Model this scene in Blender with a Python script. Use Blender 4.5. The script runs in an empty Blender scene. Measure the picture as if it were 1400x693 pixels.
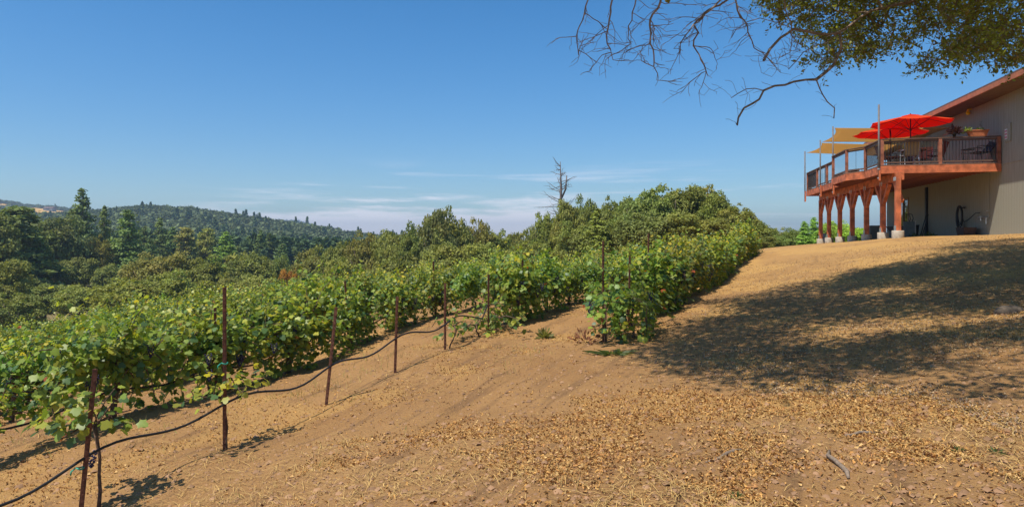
import bpy, math, random
import numpy as np
from mathutils import Vector, Matrix
R = math.radians
rng = np.random.default_rng(7); random.seed(7)
scene = bpy.context.scene
COL = scene.collection
F = 930.0                                    # focal length in photo pixels, eye at z = 0, horizon at row 330

# ------------------------------------------------------------------ helpers
def px3(px, y, Z):                           # a sight line's point at depth Z
    return np.array([(px-700)/F*Z, Z, (330-y)/F*Z])

def smooth(a, b, x):
    t = np.clip((np.asarray(x, float)-a)/(b-a), 0, 1); return t*t*(3-2*t)

_lat = np.random.default_rng(99).random((256, 256))
def noise2(x, y, s=0.0):
    x = np.asarray(x, float)+s*17.3; y = np.asarray(y, float)+s*31.7
    xi = np.floor(x).astype(int); yi = np.floor(y).astype(int)
    fx = x-xi; fy = y-yi; fx = fx*fx*(3-2*fx); fy = fy*fy*(3-2*fy)
    a = _lat[xi & 255, yi & 255]; b = _lat[(xi+1) & 255, yi & 255]
    c = _lat[xi & 255, (yi+1) & 255]; d = _lat[(xi+1) & 255, (yi+1) & 255]
    return (a*(1-fx)+b*fx)*(1-fy)+(c*(1-fx)+d*fx)*fy
def fbm(x, y, s=0.0, o=4):
    v = 0; a = .5; n = 0
    for i in range(o):
        v = v+a*noise2(x*2**i, y*2**i, s+i); n += a; a *= .5
    return v/n

def tag(o, label=None, cat=None, group=None, kind=None):
    if label: o['label'] = label
    if cat: o['category'] = cat
    if group: o['group'] = group
    if kind: o['kind'] = kind
    return o
def empty(name, loc, label=None, cat=None, group=None, rz=0.0):
    o = bpy.data.objects.new(name, None); COL.objects.link(o)
    o.location = loc; o.rotation_euler = (0, 0, rz); o.empty_display_size = .2
    return tag(o, label, cat, group)
def link(name, me, parent=None):
    o = bpy.data.objects.new(name, me); COL.objects.link(o)
    if parent: o.parent = parent
    return o

def mesh_np(name, V, faces_flat, totals, mat, tint=None, smooth_shade=False):
    me = bpy.data.meshes.new(name)
    V = np.asarray(V, np.float32); faces_flat = np.asarray(faces_flat, np.int32); totals = np.asarray(totals, np.int32)
    me.vertices.add(len(V)); me.vertices.foreach_set('co', V.ravel())
    me.loops.add(len(faces_flat)); me.loops.foreach_set('vertex_index', faces_flat)
    me.polygons.add(len(totals))
    st = np.concatenate([[0], np.cumsum(totals)[:-1]]).astype(np.int32)
    me.polygons.foreach_set('loop_start', st); me.polygons.foreach_set('loop_total', totals)
    if smooth_shade: me.polygons.foreach_set('use_smooth', np.ones(len(totals), bool))
    me.update(calc_edges=True)
    if tint is not None:
        a = me.attributes.new('tint', 'FLOAT_COLOR', 'POINT')
        c = np.ones((len(V), 4), np.float32); c[:, :3] = tint; a.data.foreach_set('color', c.ravel())
    if mat: me.materials.append(mat)
    me.validate()
    return me

def scatter(tv, tf, P, M, S, tint):
    """copies of a little template (verts tv, faces tf) at P with bases M and sizes S"""
    n = len(P); k = len(tv)
    S = np.asarray(S, float); S = S[:, None] if S.ndim == 1 else S
    V = np.einsum('nij,nkj->nki', M, tv[None]*S[:, None, :])+P[:, None, :]
    flat = np.concatenate([np.asarray(f) for f in tf]); tot = np.array([len(f) for f in tf])
    fl = (flat[None]+(np.arange(n)*k)[:, None]).ravel()
    return V.reshape(-1, 3), fl, np.tile(tot, n), np.repeat(tint, k, axis=0)
def join(parts):
    V = []; Fl = []; T = []; C = []; off = 0
    for v, f, t, c in parts:
        V.append(v); Fl.append(np.asarray(f)+off); T.append(t); C.append(c); off += len(v)
    return np.concatenate(V), np.concatenate(Fl), np.concatenate(T), np.concatenate(C)
def unit(a): return a/np.maximum(np.linalg.norm(a, axis=-1, keepdims=True), 1e-9)
def basis(fwd, nrm):
    """columns x = side, y = fwd, z = normal"""
    f = unit(fwd); n = nrm-f*np.sum(nrm*f, -1, keepdims=True); n = unit(n)
    return np.stack([np.cross(f, n), f, n], axis=-1)

class MB:                                    # collects shapes into ONE mesh
    def __init__(s): s.v = []; s.f = []
    def add(s, vs, fs):
        o = len(s.v); s.v += [tuple(map(float, v)) for v in vs]; s.f += [tuple(i+o for i in f) for f in fs]; return s
    def box(s, a, b):
        x0, y0, z0 = a; x1, y1, z1 = b
        return s.add([(x0,y0,z0),(x1,y0,z0),(x1,y1,z0),(x0,y1,z0),(x0,y0,z1),(x1,y0,z1),(x1,y1,z1),(x0,y1,z1)],
                     [(3,2,1,0),(4,5,6,7),(0,1,5,4),(1,2,6,5),(2,3,7,6),(3,0,4,7)])
    def beam(s, p, q, w, h, up=(0,0,1)):     # rectangular bar from p to q
        p = Vector(p); q = Vector(q); d = (q-p).normalized(); u = Vector(up)
        if abs(d.dot(u)) > .98: u = Vector((1,0,0))
        a = d.cross(u).normalized()*(w/2); b = a.cross(d).normalized()*(h/2)
        vs = [p-a-b, p+a-b, p+a+b, p-a+b, q-a-b, q+a-b, q+a+b, q-a+b]
        return s.add(vs, [(3,2,1,0),(4,5,6,7),(0,1,5,4),(1,2,6,5),(2,3,7,6),(3,0,4,7)])
    def tube(s, pts, rad, n=8, cap=True):
        pts = [Vector(p) for p in pts]; m = len(pts)
        rad = [rad]*m if isinstance(rad, (int, float)) else list(rad)
        vs = []; u = None
        for i, p in enumerate(pts):
            d = (pts[min(i+1, m-1)]-pts[max(i-1, 0)]).normalized()
            if u is None:
                u = d.cross(Vector((0,0,1)) if abs(d.z) < .9 else Vector((1,0,0))).normalized()
            u = (u-d*u.dot(d)).normalized(); w = d.cross(u)
            for k in range(n):
                a = 2*math.pi*k/n; vs.append(p+(u*math.cos(a)+w*math.sin(a))*rad[i])
        fs = [(i*n+k, i*n+(k+1) % n, (i+1)*n+(k+1) % n, (i+1)*n+k) for i in range(m-1) for k in range(n)]
        if cap: fs += [tuple(range(n-1, -1, -1)), tuple((m-1)*n+k for k in range(n))]
        return s.add(vs, fs)
    def lathe(s, prof, c=(0,0,0), n=20):
        vs = []; m = len(prof)
        for r, z in prof:
            for k in range(n):
                a = 2*math.pi*k/n; vs.append((c[0]+r*math.cos(a), c[1]+r*math.sin(a), c[2]+z))
        fs = [(i*n+k, i*n+(k+1) % n, (i+1)*n+(k+1) % n, (i+1)*n+k) for i in range(m-1) for k in range(n)]
        fs += [tuple(range(n-1, -1, -1)), tuple((m-1)*n+k for k in range(n))]
        return s.add(vs, fs)
    def prism(s, poly, z0, z1):
        n = len(poly); vs = [(x,y,z0) for x,y in poly]+[(x,y,z1) for x,y in poly]
        return s.add(vs, [tuple(range(n-1,-1,-1)), tuple(range(n,2*n))]+[(i,(i+1)%n,n+(i+1)%n,n+i) for i in range(n)])
    def ball(s, c, r, n=8, m=6, sq=(1,1,1)):
        prof = [(max(1e-4, math.sin(math.pi*i/m)), -math.cos(math.pi*i/m)) for i in range(m+1)]
        o = len(s.v); s.lathe(prof, (0,0,0), n)
        for i in range(o, len(s.v)):
            x, y, z = s.v[i]; s.v[i] = (c[0]+x*r*sq[0], c[1]+y*r*sq[1], c[2]+z*r*sq[2])
        return s
    def mesh(s, name, mat, smooth_shade=False, bevel=0):
        me = bpy.data.meshes.new(name); me.from_pydata(s.v, [], s.f)
        if mat: me.materials.append(mat)
        if smooth_shade:
            for p in me.polygons: p.use_smooth = True
        me.update(); return me
    def build(s, name, mat, parent=None, smooth_shade=False, bevel=0):
        o = link(name, s.mesh(name, mat, smooth_shade), parent)
        if bevel:
            m = o.modifiers.new('bevel', 'BEVEL'); m.width = bevel; m.segments = 2; m.limit_method = 'ANGLE'
        return o

# ------------------------------------------------------------------ materials
def newmat(name):
    m = bpy.data.materials.new(name); m.use_nodes = True; nt = m.node_tree
    b = nt.nodes['Principled BSDF']; return m, nt, b
def N(nt, t, **kw):
    n = nt.nodes.new(t)
    for k, v in kw.items():
        if k in ('operation','blend_type','data_type','noise_dimensions','attribute_name','attribute_type','feature','wave_type','bands_direction','interpolation_type'): setattr(n, k, v)
        else: n.inputs[k].default_value = v
    return n
def mixc(nt, fac, a, b, blend='MIX'):
    n = nt.nodes.new('ShaderNodeMix'); n.data_type = 'RGBA'; n.blend_type = blend
    for s, v in ((n.inputs[0], fac), (n.inputs[6], a), (n.inputs[7], b)):
        if isinstance(v, (int, float)): s.default_value = v
        elif isinstance(v, (tuple, list)): s.default_value = (*v[:3], 1)
        else: nt.links.new(v, s)
    return n.outputs[2]
def ramp(nt, val, lo, hi):
    n = nt.nodes.new('ShaderNodeMapRange'); n.inputs[1].default_value = lo; n.inputs[2].default_value = hi
    n.interpolation_type = 'SMOOTHSTEP'; nt.links.new(val, n.inputs[0]); return n.outputs[0]
def noise_out(nt, scale, detail=4, vec=None, rough=.55):
    n = N(nt, 'ShaderNodeTexNoise', Scale=scale, Detail=detail, Roughness=rough)
    if vec is not None: nt.links.new(vec, n.inputs['Vector'])
    return n.outputs['Fac']
def objco(nt): return nt.nodes.new('ShaderNodeTexCoord').outputs['Object']
def bump(nt, b, h, strength, dist):
    n = N(nt, 'ShaderNodeBump', Strength=strength, Distance=dist); nt.links.new(h, n.inputs['Height'])
    nt.links.new(n.outputs['Normal'], b.inputs['Normal'])

def simple(name, c, rough=.6, var=.18, scale=6.0, metal=0.0, spec=.4, bmp=0.0, c2=None):
    m, nt, b = newmat(name); v = objco(nt); f = noise_out(nt, scale, 5, v)
    d = c2 or tuple(x*(1-var) for x in c); u = tuple(min(1, x*(1+var)) for x in c) if c2 is None else c
    nt.links.new(mixc(nt, ramp(nt, f, .3, .7), d, u), b.inputs['Base Color'])
    b.inputs['Roughness'].default_value = rough; b.inputs['Metallic'].default_value = metal
    b.inputs['Specular IOR Level'].default_value = spec
    if bmp: bump(nt, b, noise_out(nt, scale*6, 5, v), .6, bmp)
    return m

def foliage(name, trans=.3, rough=.5, spec=.3, warm=(1.25, 1.2, .55)):
    m, nt, b = newmat(name)
    a = N(nt, 'ShaderNodeAttribute', attribute_name='tint'); oi = nt.nodes.new('ShaderNodeObjectInfo')
    c = mixc(nt, 1.0, a.outputs['Color'], oi.outputs['Color'], 'MULTIPLY')
    nt.links.new(c, b.inputs['Base Color']); b.inputs['Roughness'].default_value = rough
    b.inputs['Specular IOR Level'].default_value = spec
    t = nt.nodes.new('ShaderNodeBsdfTranslucent'); nt.links.new(mixc(nt, 1.0, c, warm, 'MULTIPLY'), t.inputs['Color'])
    mx = nt.nodes.new('ShaderNodeMixShader'); mx.inputs[0].default_value = trans
    nt.links.new(b.outputs[0], mx.inputs[1]); nt.links.new(t.outputs[0], mx.inputs[2])
    nt.links.new(mx.outputs[0], nt.nodes['Material Output'].inputs['Surface'])
    return m

M = {}
M['oak_leaf'] = foliage('oak_foliage', .34, .6, .2)
M['needle'] = foliage('needle_foliage', .25, .6, .2)
M['vine_leaf'] = foliage('vine_foliage', .5, .42, .42)
M['near_oak_leaf'] = foliage('near_oak_foliage', .52, .45, .35)
M['litter'] = foliage('litter_straw', .08, .75, .15, (1.1, 1.0, .8))
M['hill_wood'] = foliage('hill_wood_foliage', .15, .7, .1)
M['bark'] = simple('bark', (.19,.14,.10), .9, .35, 9, bmp=.02)
M['oak_bark'] = simple('oak_bark', (.23,.17,.13), .9, .4, 14, bmp=.012)
M['dead_wood'] = simple('dead_wood', (.25,.195,.17), .9, .3, 12, bmp=.01)
M['snag'] = simple('snag_wood', (.15,.12,.105), .9, .25, 5)
M['vine_trunk'] = simple('vine_bark', (.12,.075,.05), .95, .35, 30, bmp=.006)
M['rust'] = simple('rusty_steel', (.15,.062,.036), .8, .45, 25, metal=.15, bmp=.001)
M['hose'] = simple('black_polythene', (.022,.022,.024), .45, .2, 8)
M['notice_red'] = simple('printed_red', (.55,.16,.20), .5)
M['grape'] = simple('grape_skin', (.025,.022,.06), .35, .3, 60)
M['tie'] = simple('green_tie', (.02,.30,.20), .5)
M['stick'] = simple('grey_stick', (.235,.175,.125), .9, .25, 40, bmp=.003)
M['rock'] = simple('rock', (.11,.085,.062), .95, .35, 14, bmp=.02)
M['redwood'] = simple('stained_redwood', (.50,.14,.055), .65, .38, 3.5, bmp=.002)
M['redwood_dark'] = simple('weathered_redwood', (.29,.105,.058), .7, .38, 3.5, bmp=.002)
M['rail_wood'] = simple('dark_rail_wood', (.13,.075,.052), .6, .2, 5)
M['iron'] = simple('dark_baluster_iron', (.035,.028,.026), .5, .2, 9)
M['concrete'] = simple('concrete', (.46,.40,.315), .9, .2, 7, bmp=.006)
M['galv'] = simple('galvanised_steel', (.58,.60,.61), .4, .12, 12, metal=.7)
M['pole'] = simple('grey_pole_steel', (.16,.145,.135), .6, .15, 9, metal=.1)
M['grey_paint'] = simple('grey_paint', (.20,.205,.20), .6, .12, 5)
M['bluegrey'] = simple('blue_grey_panel', (.17,.215,.235), .6, .12, 5)
M['black'] = simple('black_plastic', (.02,.02,.021), .5, .2, 7)
M['white_plastic'] = simple('white_plastic', (.62,.62,.60), .5, .08, 5)
M['terracotta'] = simple('terracotta', (.44,.145,.062), .75, .12, 9)
M['brown_tub'] = simple('brown_tub', (.085,.047,.036), .6, .2, 8)
M['tan_sling'] = simple('tan_sling', (.36,.25,.13), .8, .12, 30)
M['red_sling'] = simple('dark_red_sling', (.22,.05,.035), .8, .15, 30)
M['charcoal'] = simple('charcoal_mesh', (.055,.052,.055), .7, .15, 20)
M['pink'] = simple('pink_petal', (.75,.06,.22), .6)
M['yellow'] = simple('yellow_bulb', (.85,.55,.02), .25, .05)
M['trim'] = simple('fascia_paint', (.46,.15,.06), .55, .15, 3)
M['soffit'] = simple('soffit_boards', (.17,.105,.07), .8, .15, 4)
M['roofing'] = simple('roofing', (.16,.10,.08), .85, .2, 10)
M['window_trim'] = simple('window_trim', (.30,.20,.11), .6, .1, 6)
M['deck_boards'] = simple('deck_boards', (.20,.115,.075), .75, .2, 7)

def siding():
    m, nt, b = newmat('grooved_siding'); v = objco(nt); sep = nt.nodes.new('ShaderNodeSeparateXYZ'); nt.links.new(v, sep.inputs[0])
    mo = N(nt, 'ShaderNodeMath', operation='MODULO'); mo.inputs[1].default_value = .203
    ad = N(nt, 'ShaderNodeMath', operation='ADD'); ad.inputs[1].default_value = 60.0
    nt.links.new(sep.outputs['Y'], ad.inputs[0]); nt.links.new(ad.outputs[0], mo.inputs[0])
    g = ramp(nt, mo.outputs[0], .008, .016)
    mp = nt.nodes.new('ShaderNodeMapping'); mp.inputs['Scale'].default_value = (1, 9, .7); nt.links.new(v, mp.inputs[0])
    f = noise_out(nt, 1.6, 6, mp.outputs[0]); f2 = noise_out(nt, .35, 3, v)
    c = mixc(nt, ramp(nt, f, .3, .75), (.285,.265,.212), (.36,.34,.275))
    c = mixc(nt, ramp(nt, f2, .35, .7), c, (.31,.298,.23))
    c = mixc(nt, g, (.235,.215,.165), c)
    nt.links.new(c, b.inputs['Base Color']); b.inputs['Roughness'].default_value = .75
    b.inputs['Specular IOR Level'].default_value = .25
    bump(nt, b, g, .5, .008); return m
M['siding'] = siding()

def fabric(name, c, trans, tc):
    m, nt, b = newmat(name); v = objco(nt); f = noise_out(nt, 5, 4, v)
    nt.links.new(mixc(nt, f, tuple(x*.9 for x in c), c), b.inputs['Base Color']); b.inputs['Roughness'].default_value = .8
    b.inputs['Specular IOR Level'].default_value = .1
    t = nt.nodes.new('ShaderNodeBsdfTranslucent'); t.inputs['Color'].default_value = (*tc, 1)
    mx = nt.nodes.new('ShaderNodeMixShader'); mx.inputs[0].default_value = trans
    nt.links.new(b.outputs[0], mx.inputs[1]); nt.links.new(t.outputs[0], mx.inputs[2])
    nt.links.new(mx.outputs[0], nt.nodes['Material Output'].inputs['Surface']); return m
M['umbrella'] = fabric('orange_red_canvas', (.85,.10,.02), .5, (.95,.03,.008))
M['sail'] = fabric('sand_shade_cloth', (.72,.53,.28), .55, (.82,.60,.30))

def glass(name, tint, tr):
    m, nt, b = newmat(name); g = nt.nodes.new('ShaderNodeBsdfGlossy'); g.inputs['Roughness'].default_value = .03
    t = nt.nodes.new('ShaderNodeBsdfTransparent'); t.inputs['Color'].default_value = (*tint, 1)
    fr = nt.nodes.new('ShaderNodeFresnel'); fr.inputs[0].default_value = 1.5
    a = N(nt, 'ShaderNodeMath', operation='MULTIPLY_ADD'); a.inputs[1].default_value = 1.0; a.inputs[2].default_value = tr
    nt.links.new(fr.outputs[0], a.inputs[0])
    mx = nt.nodes.new('ShaderNodeMixShader'); nt.links.new(a.outputs[0], mx.inputs[0])
    nt.links.new(t.outputs[0], mx.inputs[1]); nt.links.new(g.outputs[0], mx.inputs[2])
    nt.links.new(mx.outputs[0], nt.nodes['Material Output'].inputs['Surface']); return m
M['rail_glass'] = glass('railing_glass', (.72,.76,.84), .04)
M['pane'] = glass('window_pane', (.10,.12,.14), .25)

# ------------------------------------------------------------------ terrain
TP = np.array([(0,0,-1.6),(0,-8,-1.6),(0,4.1,-1.6),(3,4,-1.36),(-3.68,5.67,-2.32),(-3,7.1,-2.15),(-2.3,8.5,-2.05),(-1.7,9.8,-1.88),(-1.1,11.1,-1.76),
 (1.5,11.2,-1.66),(11.7,32.6,-.53),(15.85,27.6,.14),(18.4,41.5,-.17),(19.2,26.5,.26),(24,20,.5),(8,10,-.88),(6,5,-1.05),(10,18,-.48),(12,0,-.5),
 (-4.4,9.2,-2.15),(-4,10.1,-2.16),(-2.17,13.9,-1.73),(-1.65,15.0,-1.66),(.2,19,-1.55),(-8,14,-2.8),(-17.4,23.2,-3.9),(-8,4,-2.95),(-12,8,-3.4),(-25,40,-5.4),(0,30,-2.1),(5,20,-1.45),(5,45,-2.0),(-10,35,-3.2),
 (-8,48,-4.0),(15,60,-2.2),(30,60,-1.2),(30,32,.3),(22,44,-.2),(24,34,.2),(-35,30,-6.5),
 (-42,50,-9),(-22,62,-9),(0,70,-7),(20,85,-6),(45,85,-5),(-60,100,-9),(-80,120,-8),(-30,100,-11),(0,120,-10),(40,120,-9),(-110,150,-8),
 (0,200,-13),(-150,250,-12),(100,200,-10),(220,300,-10),(-60,20,-8),(-40,-20,-5),(40,-20,1),(70,30,1.5),(-300,200,-12),(300,0,0),(-300,-100,-8),(0,-300,-3),(0,400,-14),(-300,500,-14),(300,500,-14)], float)
def _ker(A, B): return np.sqrt(((A[:, None, :]-B[None])**2).sum(-1)+9.0)
_n = len(TP); _A = np.zeros((_n+3, _n+3)); _A[:_n, :_n] = _ker(TP[:, :2], TP[:, :2]); _P = np.c_[np.ones(_n), TP[:, :2]]
_A[:_n, _n:] = _P; _A[_n:, :_n] = _P.T
_W = np.linalg.solve(_A, np.r_[TP[:, 2], 0, 0, 0])
RIDGE1 = np.array([(-900,300),(-300,300),(40,304),(100,300),(140,297),(190,294),(260,297),(330,307),(420,319),(500,330),(540,333),(620,338),(800,342),(1100,340),(1500,335),(2500,330)], float)
RIDGE2 = np.array([(-900,270),(-300,268),(-60,274),(0,279),(40,285),(80,289),(130,293),(200,305),(330,330),(500,345),(2500,345)], float)
RIDGE3 = np.array([(-900,345),(330,330),(365,308),(385,303),(405,304),(430,309),(470,322),(540,340),(2500,345)], float)
def hz(x, y):
    x = np.atleast_1d(np.asarray(x, float)); y = np.atleast_1d(np.asarray(y, float)); sh = x.shape
    p = np.c_[x.ravel(), y.ravel()]; z = np.empty(len(p))
    for i in range(0, len(p), 20000):
        q = p[i:i+20000]; z[i:i+20000] = _ker(q, TP[:, :2])@_W[:_n]+_W[_n]+q@_W[_n+1:]
    z = z.reshape(sh); Y = np.maximum(y, 1.0); px = 700+F*x/Y
    far = smooth(180, 300, y)
    zf = np.full(sh, -14.0)
    for (tab, Z, a, b) in ((RIDGE1, 600, 220, 950), (RIDGE2, 1000, 560, 1500), (RIDGE3, 2400, 1700, 3200)):
        zr = (330-np.interp(px, tab[:, 0], tab[:, 1]))/F*Z+14
        up = np.where(y < Z, smooth(a, Z, y)**.8, 1-smooth(Z, b, y))
        bumpy = (fbm(x/90, y/90, 3)-.5)*10*smooth(220, 420, y)
        zf = np.maximum(zf, -14+np.maximum(zr, 0)*up+bumpy*up)
    zz = z*(1-far)+zf*far
    return zz
def gz(x, y): return float(hz(x, y)[0])

# vineyard layout: rows run along RD, next row is RN further from the bare slope
RD = np.array([.432,.902]); RN = np.array([-.902,.432]); VS = 1.52; RS = 2.2
ROW0 = np.array([1.5,11.2])
def rowpt(k, t):                                     # row 0 = the right-hand row; t counted along the row
    if k == 0: return ROW0+RD*t
    return np.array([-3.0,7.1])+RN*RS*(k-1)+RD*t

OAK_SHADE = np.array([(1.7,9.9),(2.0,8.5),(2.4,6.6),(3.4,6.1),(4.2,5.5),(5.2,4.7),(9,4.0),(13,6),(15,12),(17,20),(14.5,21.5),(12,19),(9,16.5),(6.5,16.3),(4.0,15.6),(3.4,13.2),(2.6,11.6)])
def inpoly(x, y, P):
    c = np.zeros(np.shape(x), bool); j = len(P)-1
    for i in range(len(P)):
        xi, yi = P[i]; xj, yj = P[j]
        c ^= ((yi > y) != (yj > y)) & (x < (xj-xi)*(y-yi)/(yj-yi+1e-12)+xi); j = i
    return c
def litter_mask(x, y):
    base = smooth(.49, .61, fbm(x*.55, y*.55, 5)*.6+fbm(x*2.1, y*2.1, 8)*.4)
    right = smooth(0, 4, x-.12*y)
    return np.clip(base*(.7+.3*right)+.45*right*smooth(6, 9, y)+.04+.16*smooth(9, 24, y), 0, 1)

def make_ground():
    a = 2.6
    u = np.linspace(-math.asinh(2600/a), math.asinh(2600/a), 470); X = a*np.sinh(u)
    v = np.linspace(-math.asinh(250/a), math.asinh(3400/a), 430); Y = 5+a*np.sinh(v)
    gx, gy = np.meshgrid(X, Y); z = hz(gx, gy)
    near = 1-smooth(25, 45, np.hypot(gx, gy))
    z = z+near*((fbm(gx*1.3, gy*1.3, 2)-.5)*.10+(fbm(gx*5, gy*5, 4, 3)-.5)*.05)
    # shallow wheel ruts along the rows on the bare slope
    n = (gx+3.0)*-RN[0]-(gy-7.1)*RN[1]
    for c in (.75, 2.0): z -= near*.035*np.exp(-((n-c+.15*(noise2(gx*.4, gy*.4, 9)-.5))/.16)**2)
    nx, ny = len(X), len(Y); idx = np.arange(nx*ny).reshape(ny, nx)
    f = np.stack([idx[:-1,:-1], idx[:-1,1:], idx[1:,1:], idx[1:,:-1]], -1).reshape(-1, 4)
    px = 700+F*gx/np.maximum(gy, 1); ndist = np.minimum(-((gx-ROW0[0])*RN[0]+(gy-ROW0[1])*RN[1]), 99)
    forest = smooth(44, 60, np.hypot(gx*.6, gy)+np.maximum(-gx-18, 0))
    gold = smooth(520, 620, gy)*(px < 110)
    for (cx, cy, wx, wy) in ((-285,640,14,20),(-190,690,30,30),(-330,560,30,16),(-395,520,40,40)):
        gold = np.maximum(gold, np.exp(-(((gx-cx)/wx)**2+((gy-cy)/wy)**2)))
    t = np.stack([forest, litter_mask(gx, gy), gold], -1).reshape(-1, 3)
    m, nt, b = newmat('hillside_soil'); v = objco(nt)
    at = N(nt, 'ShaderNodeAttribute', attribute_name='tint'); sp = nt.nodes.new('ShaderNodeSeparateColor'); nt.links.new(at.outputs['Color'], sp.inputs[0])
    n1 = noise_out(nt, .55, 6, v); n2 = noise_out(nt, 6, 6, v, .65); n3 = noise_out(nt, 38, 5, v, .7)
    soil = mixc(nt, ramp(nt, n1, .3, .7), (.33,.176,.070), (.43,.245,.102))
    soil = mixc(nt, ramp(nt, n2, .35, .75), soil, (.385,.22,.088))
    soil = mixc(nt, ramp(nt, n3, .5, .72), soil, (.27,.15,.08))
    mr = nt.nodes.new('ShaderNodeMapping'); mr.inputs['Rotation'].default_value = (0,0,math.atan2(RD[0], RD[1])); nt.links.new(v, mr.inputs[0])
    m2 = nt.nodes.new('ShaderNodeMapping'); m2.inputs['Scale'].default_value = (5.5,.45,1); nt.links.new(mr.outputs[0], m2.inputs[0])
    n4 = noise_out(nt, 1.0, 6, m2.outputs[0], .62); soil = mixc(nt, ramp(nt, n4, .50, .66), soil, (.255,.145,.068))
    ad = N(nt, 'ShaderNodeMath', operation='MULTIPLY_ADD'); nt.links.new(n3, ad.inputs[0]); ad.inputs[1].default_value = .9; ad.inputs[2].default_value = -.75
    ad2 = N(nt, 'ShaderNodeMath', operation='ADD'); nt.links.new(ad.outputs[0], ad2.inputs[0]); nt.links.new(sp.outputs[1], ad2.inputs[1])
    straw = mixc(nt, n2, (.44,.245,.085), (.56,.34,.12))
    c = mixc(nt, ramp(nt, ad2.outputs[0], .05, .75), soil, straw)
    floor = mixc(nt, ramp(nt, noise_out(nt, .08, 5, v), .35, .65), (.10,.10,.04), (.24,.18,.08))
    c = mixc(nt, sp.outputs[0], c, floor); c = mixc(nt, sp.outputs[2], c, (.62,.37,.10))
    nt.links.new(c, b.inputs['Base Color']); b.inputs['Roughness'].default_value = .95; b.inputs['Specular IOR Level'].default_value = .08
    hm = N(nt, 'ShaderNodeMath', operation='MULTIPLY_ADD'); nt.links.new(n2, hm.inputs[0]); hm.inputs[1].default_value = .8; nt.links.new(n3, hm.inputs[2])
    hs_ = N(nt, 'ShaderNodeMath', operation='MULTIPLY_ADD'); nt.links.new(n4, hs_.inputs[0]); hs_.inputs[1].default_value = -1.6; nt.links.new(hm.outputs[0], hs_.inputs[2])
    bump(nt, b, hs_.outputs[0], .9, .035)
    me = mesh_np('ground', np.stack([gx, gy, z], -1).reshape(-1, 3), f.ravel(), np.full(len(f), 4), m, t, True)
    tag(link('ground', me), 'dry tan hillside of bare soil, straw and fallen leaves', 'ground', kind='structure')
make_ground()
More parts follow.
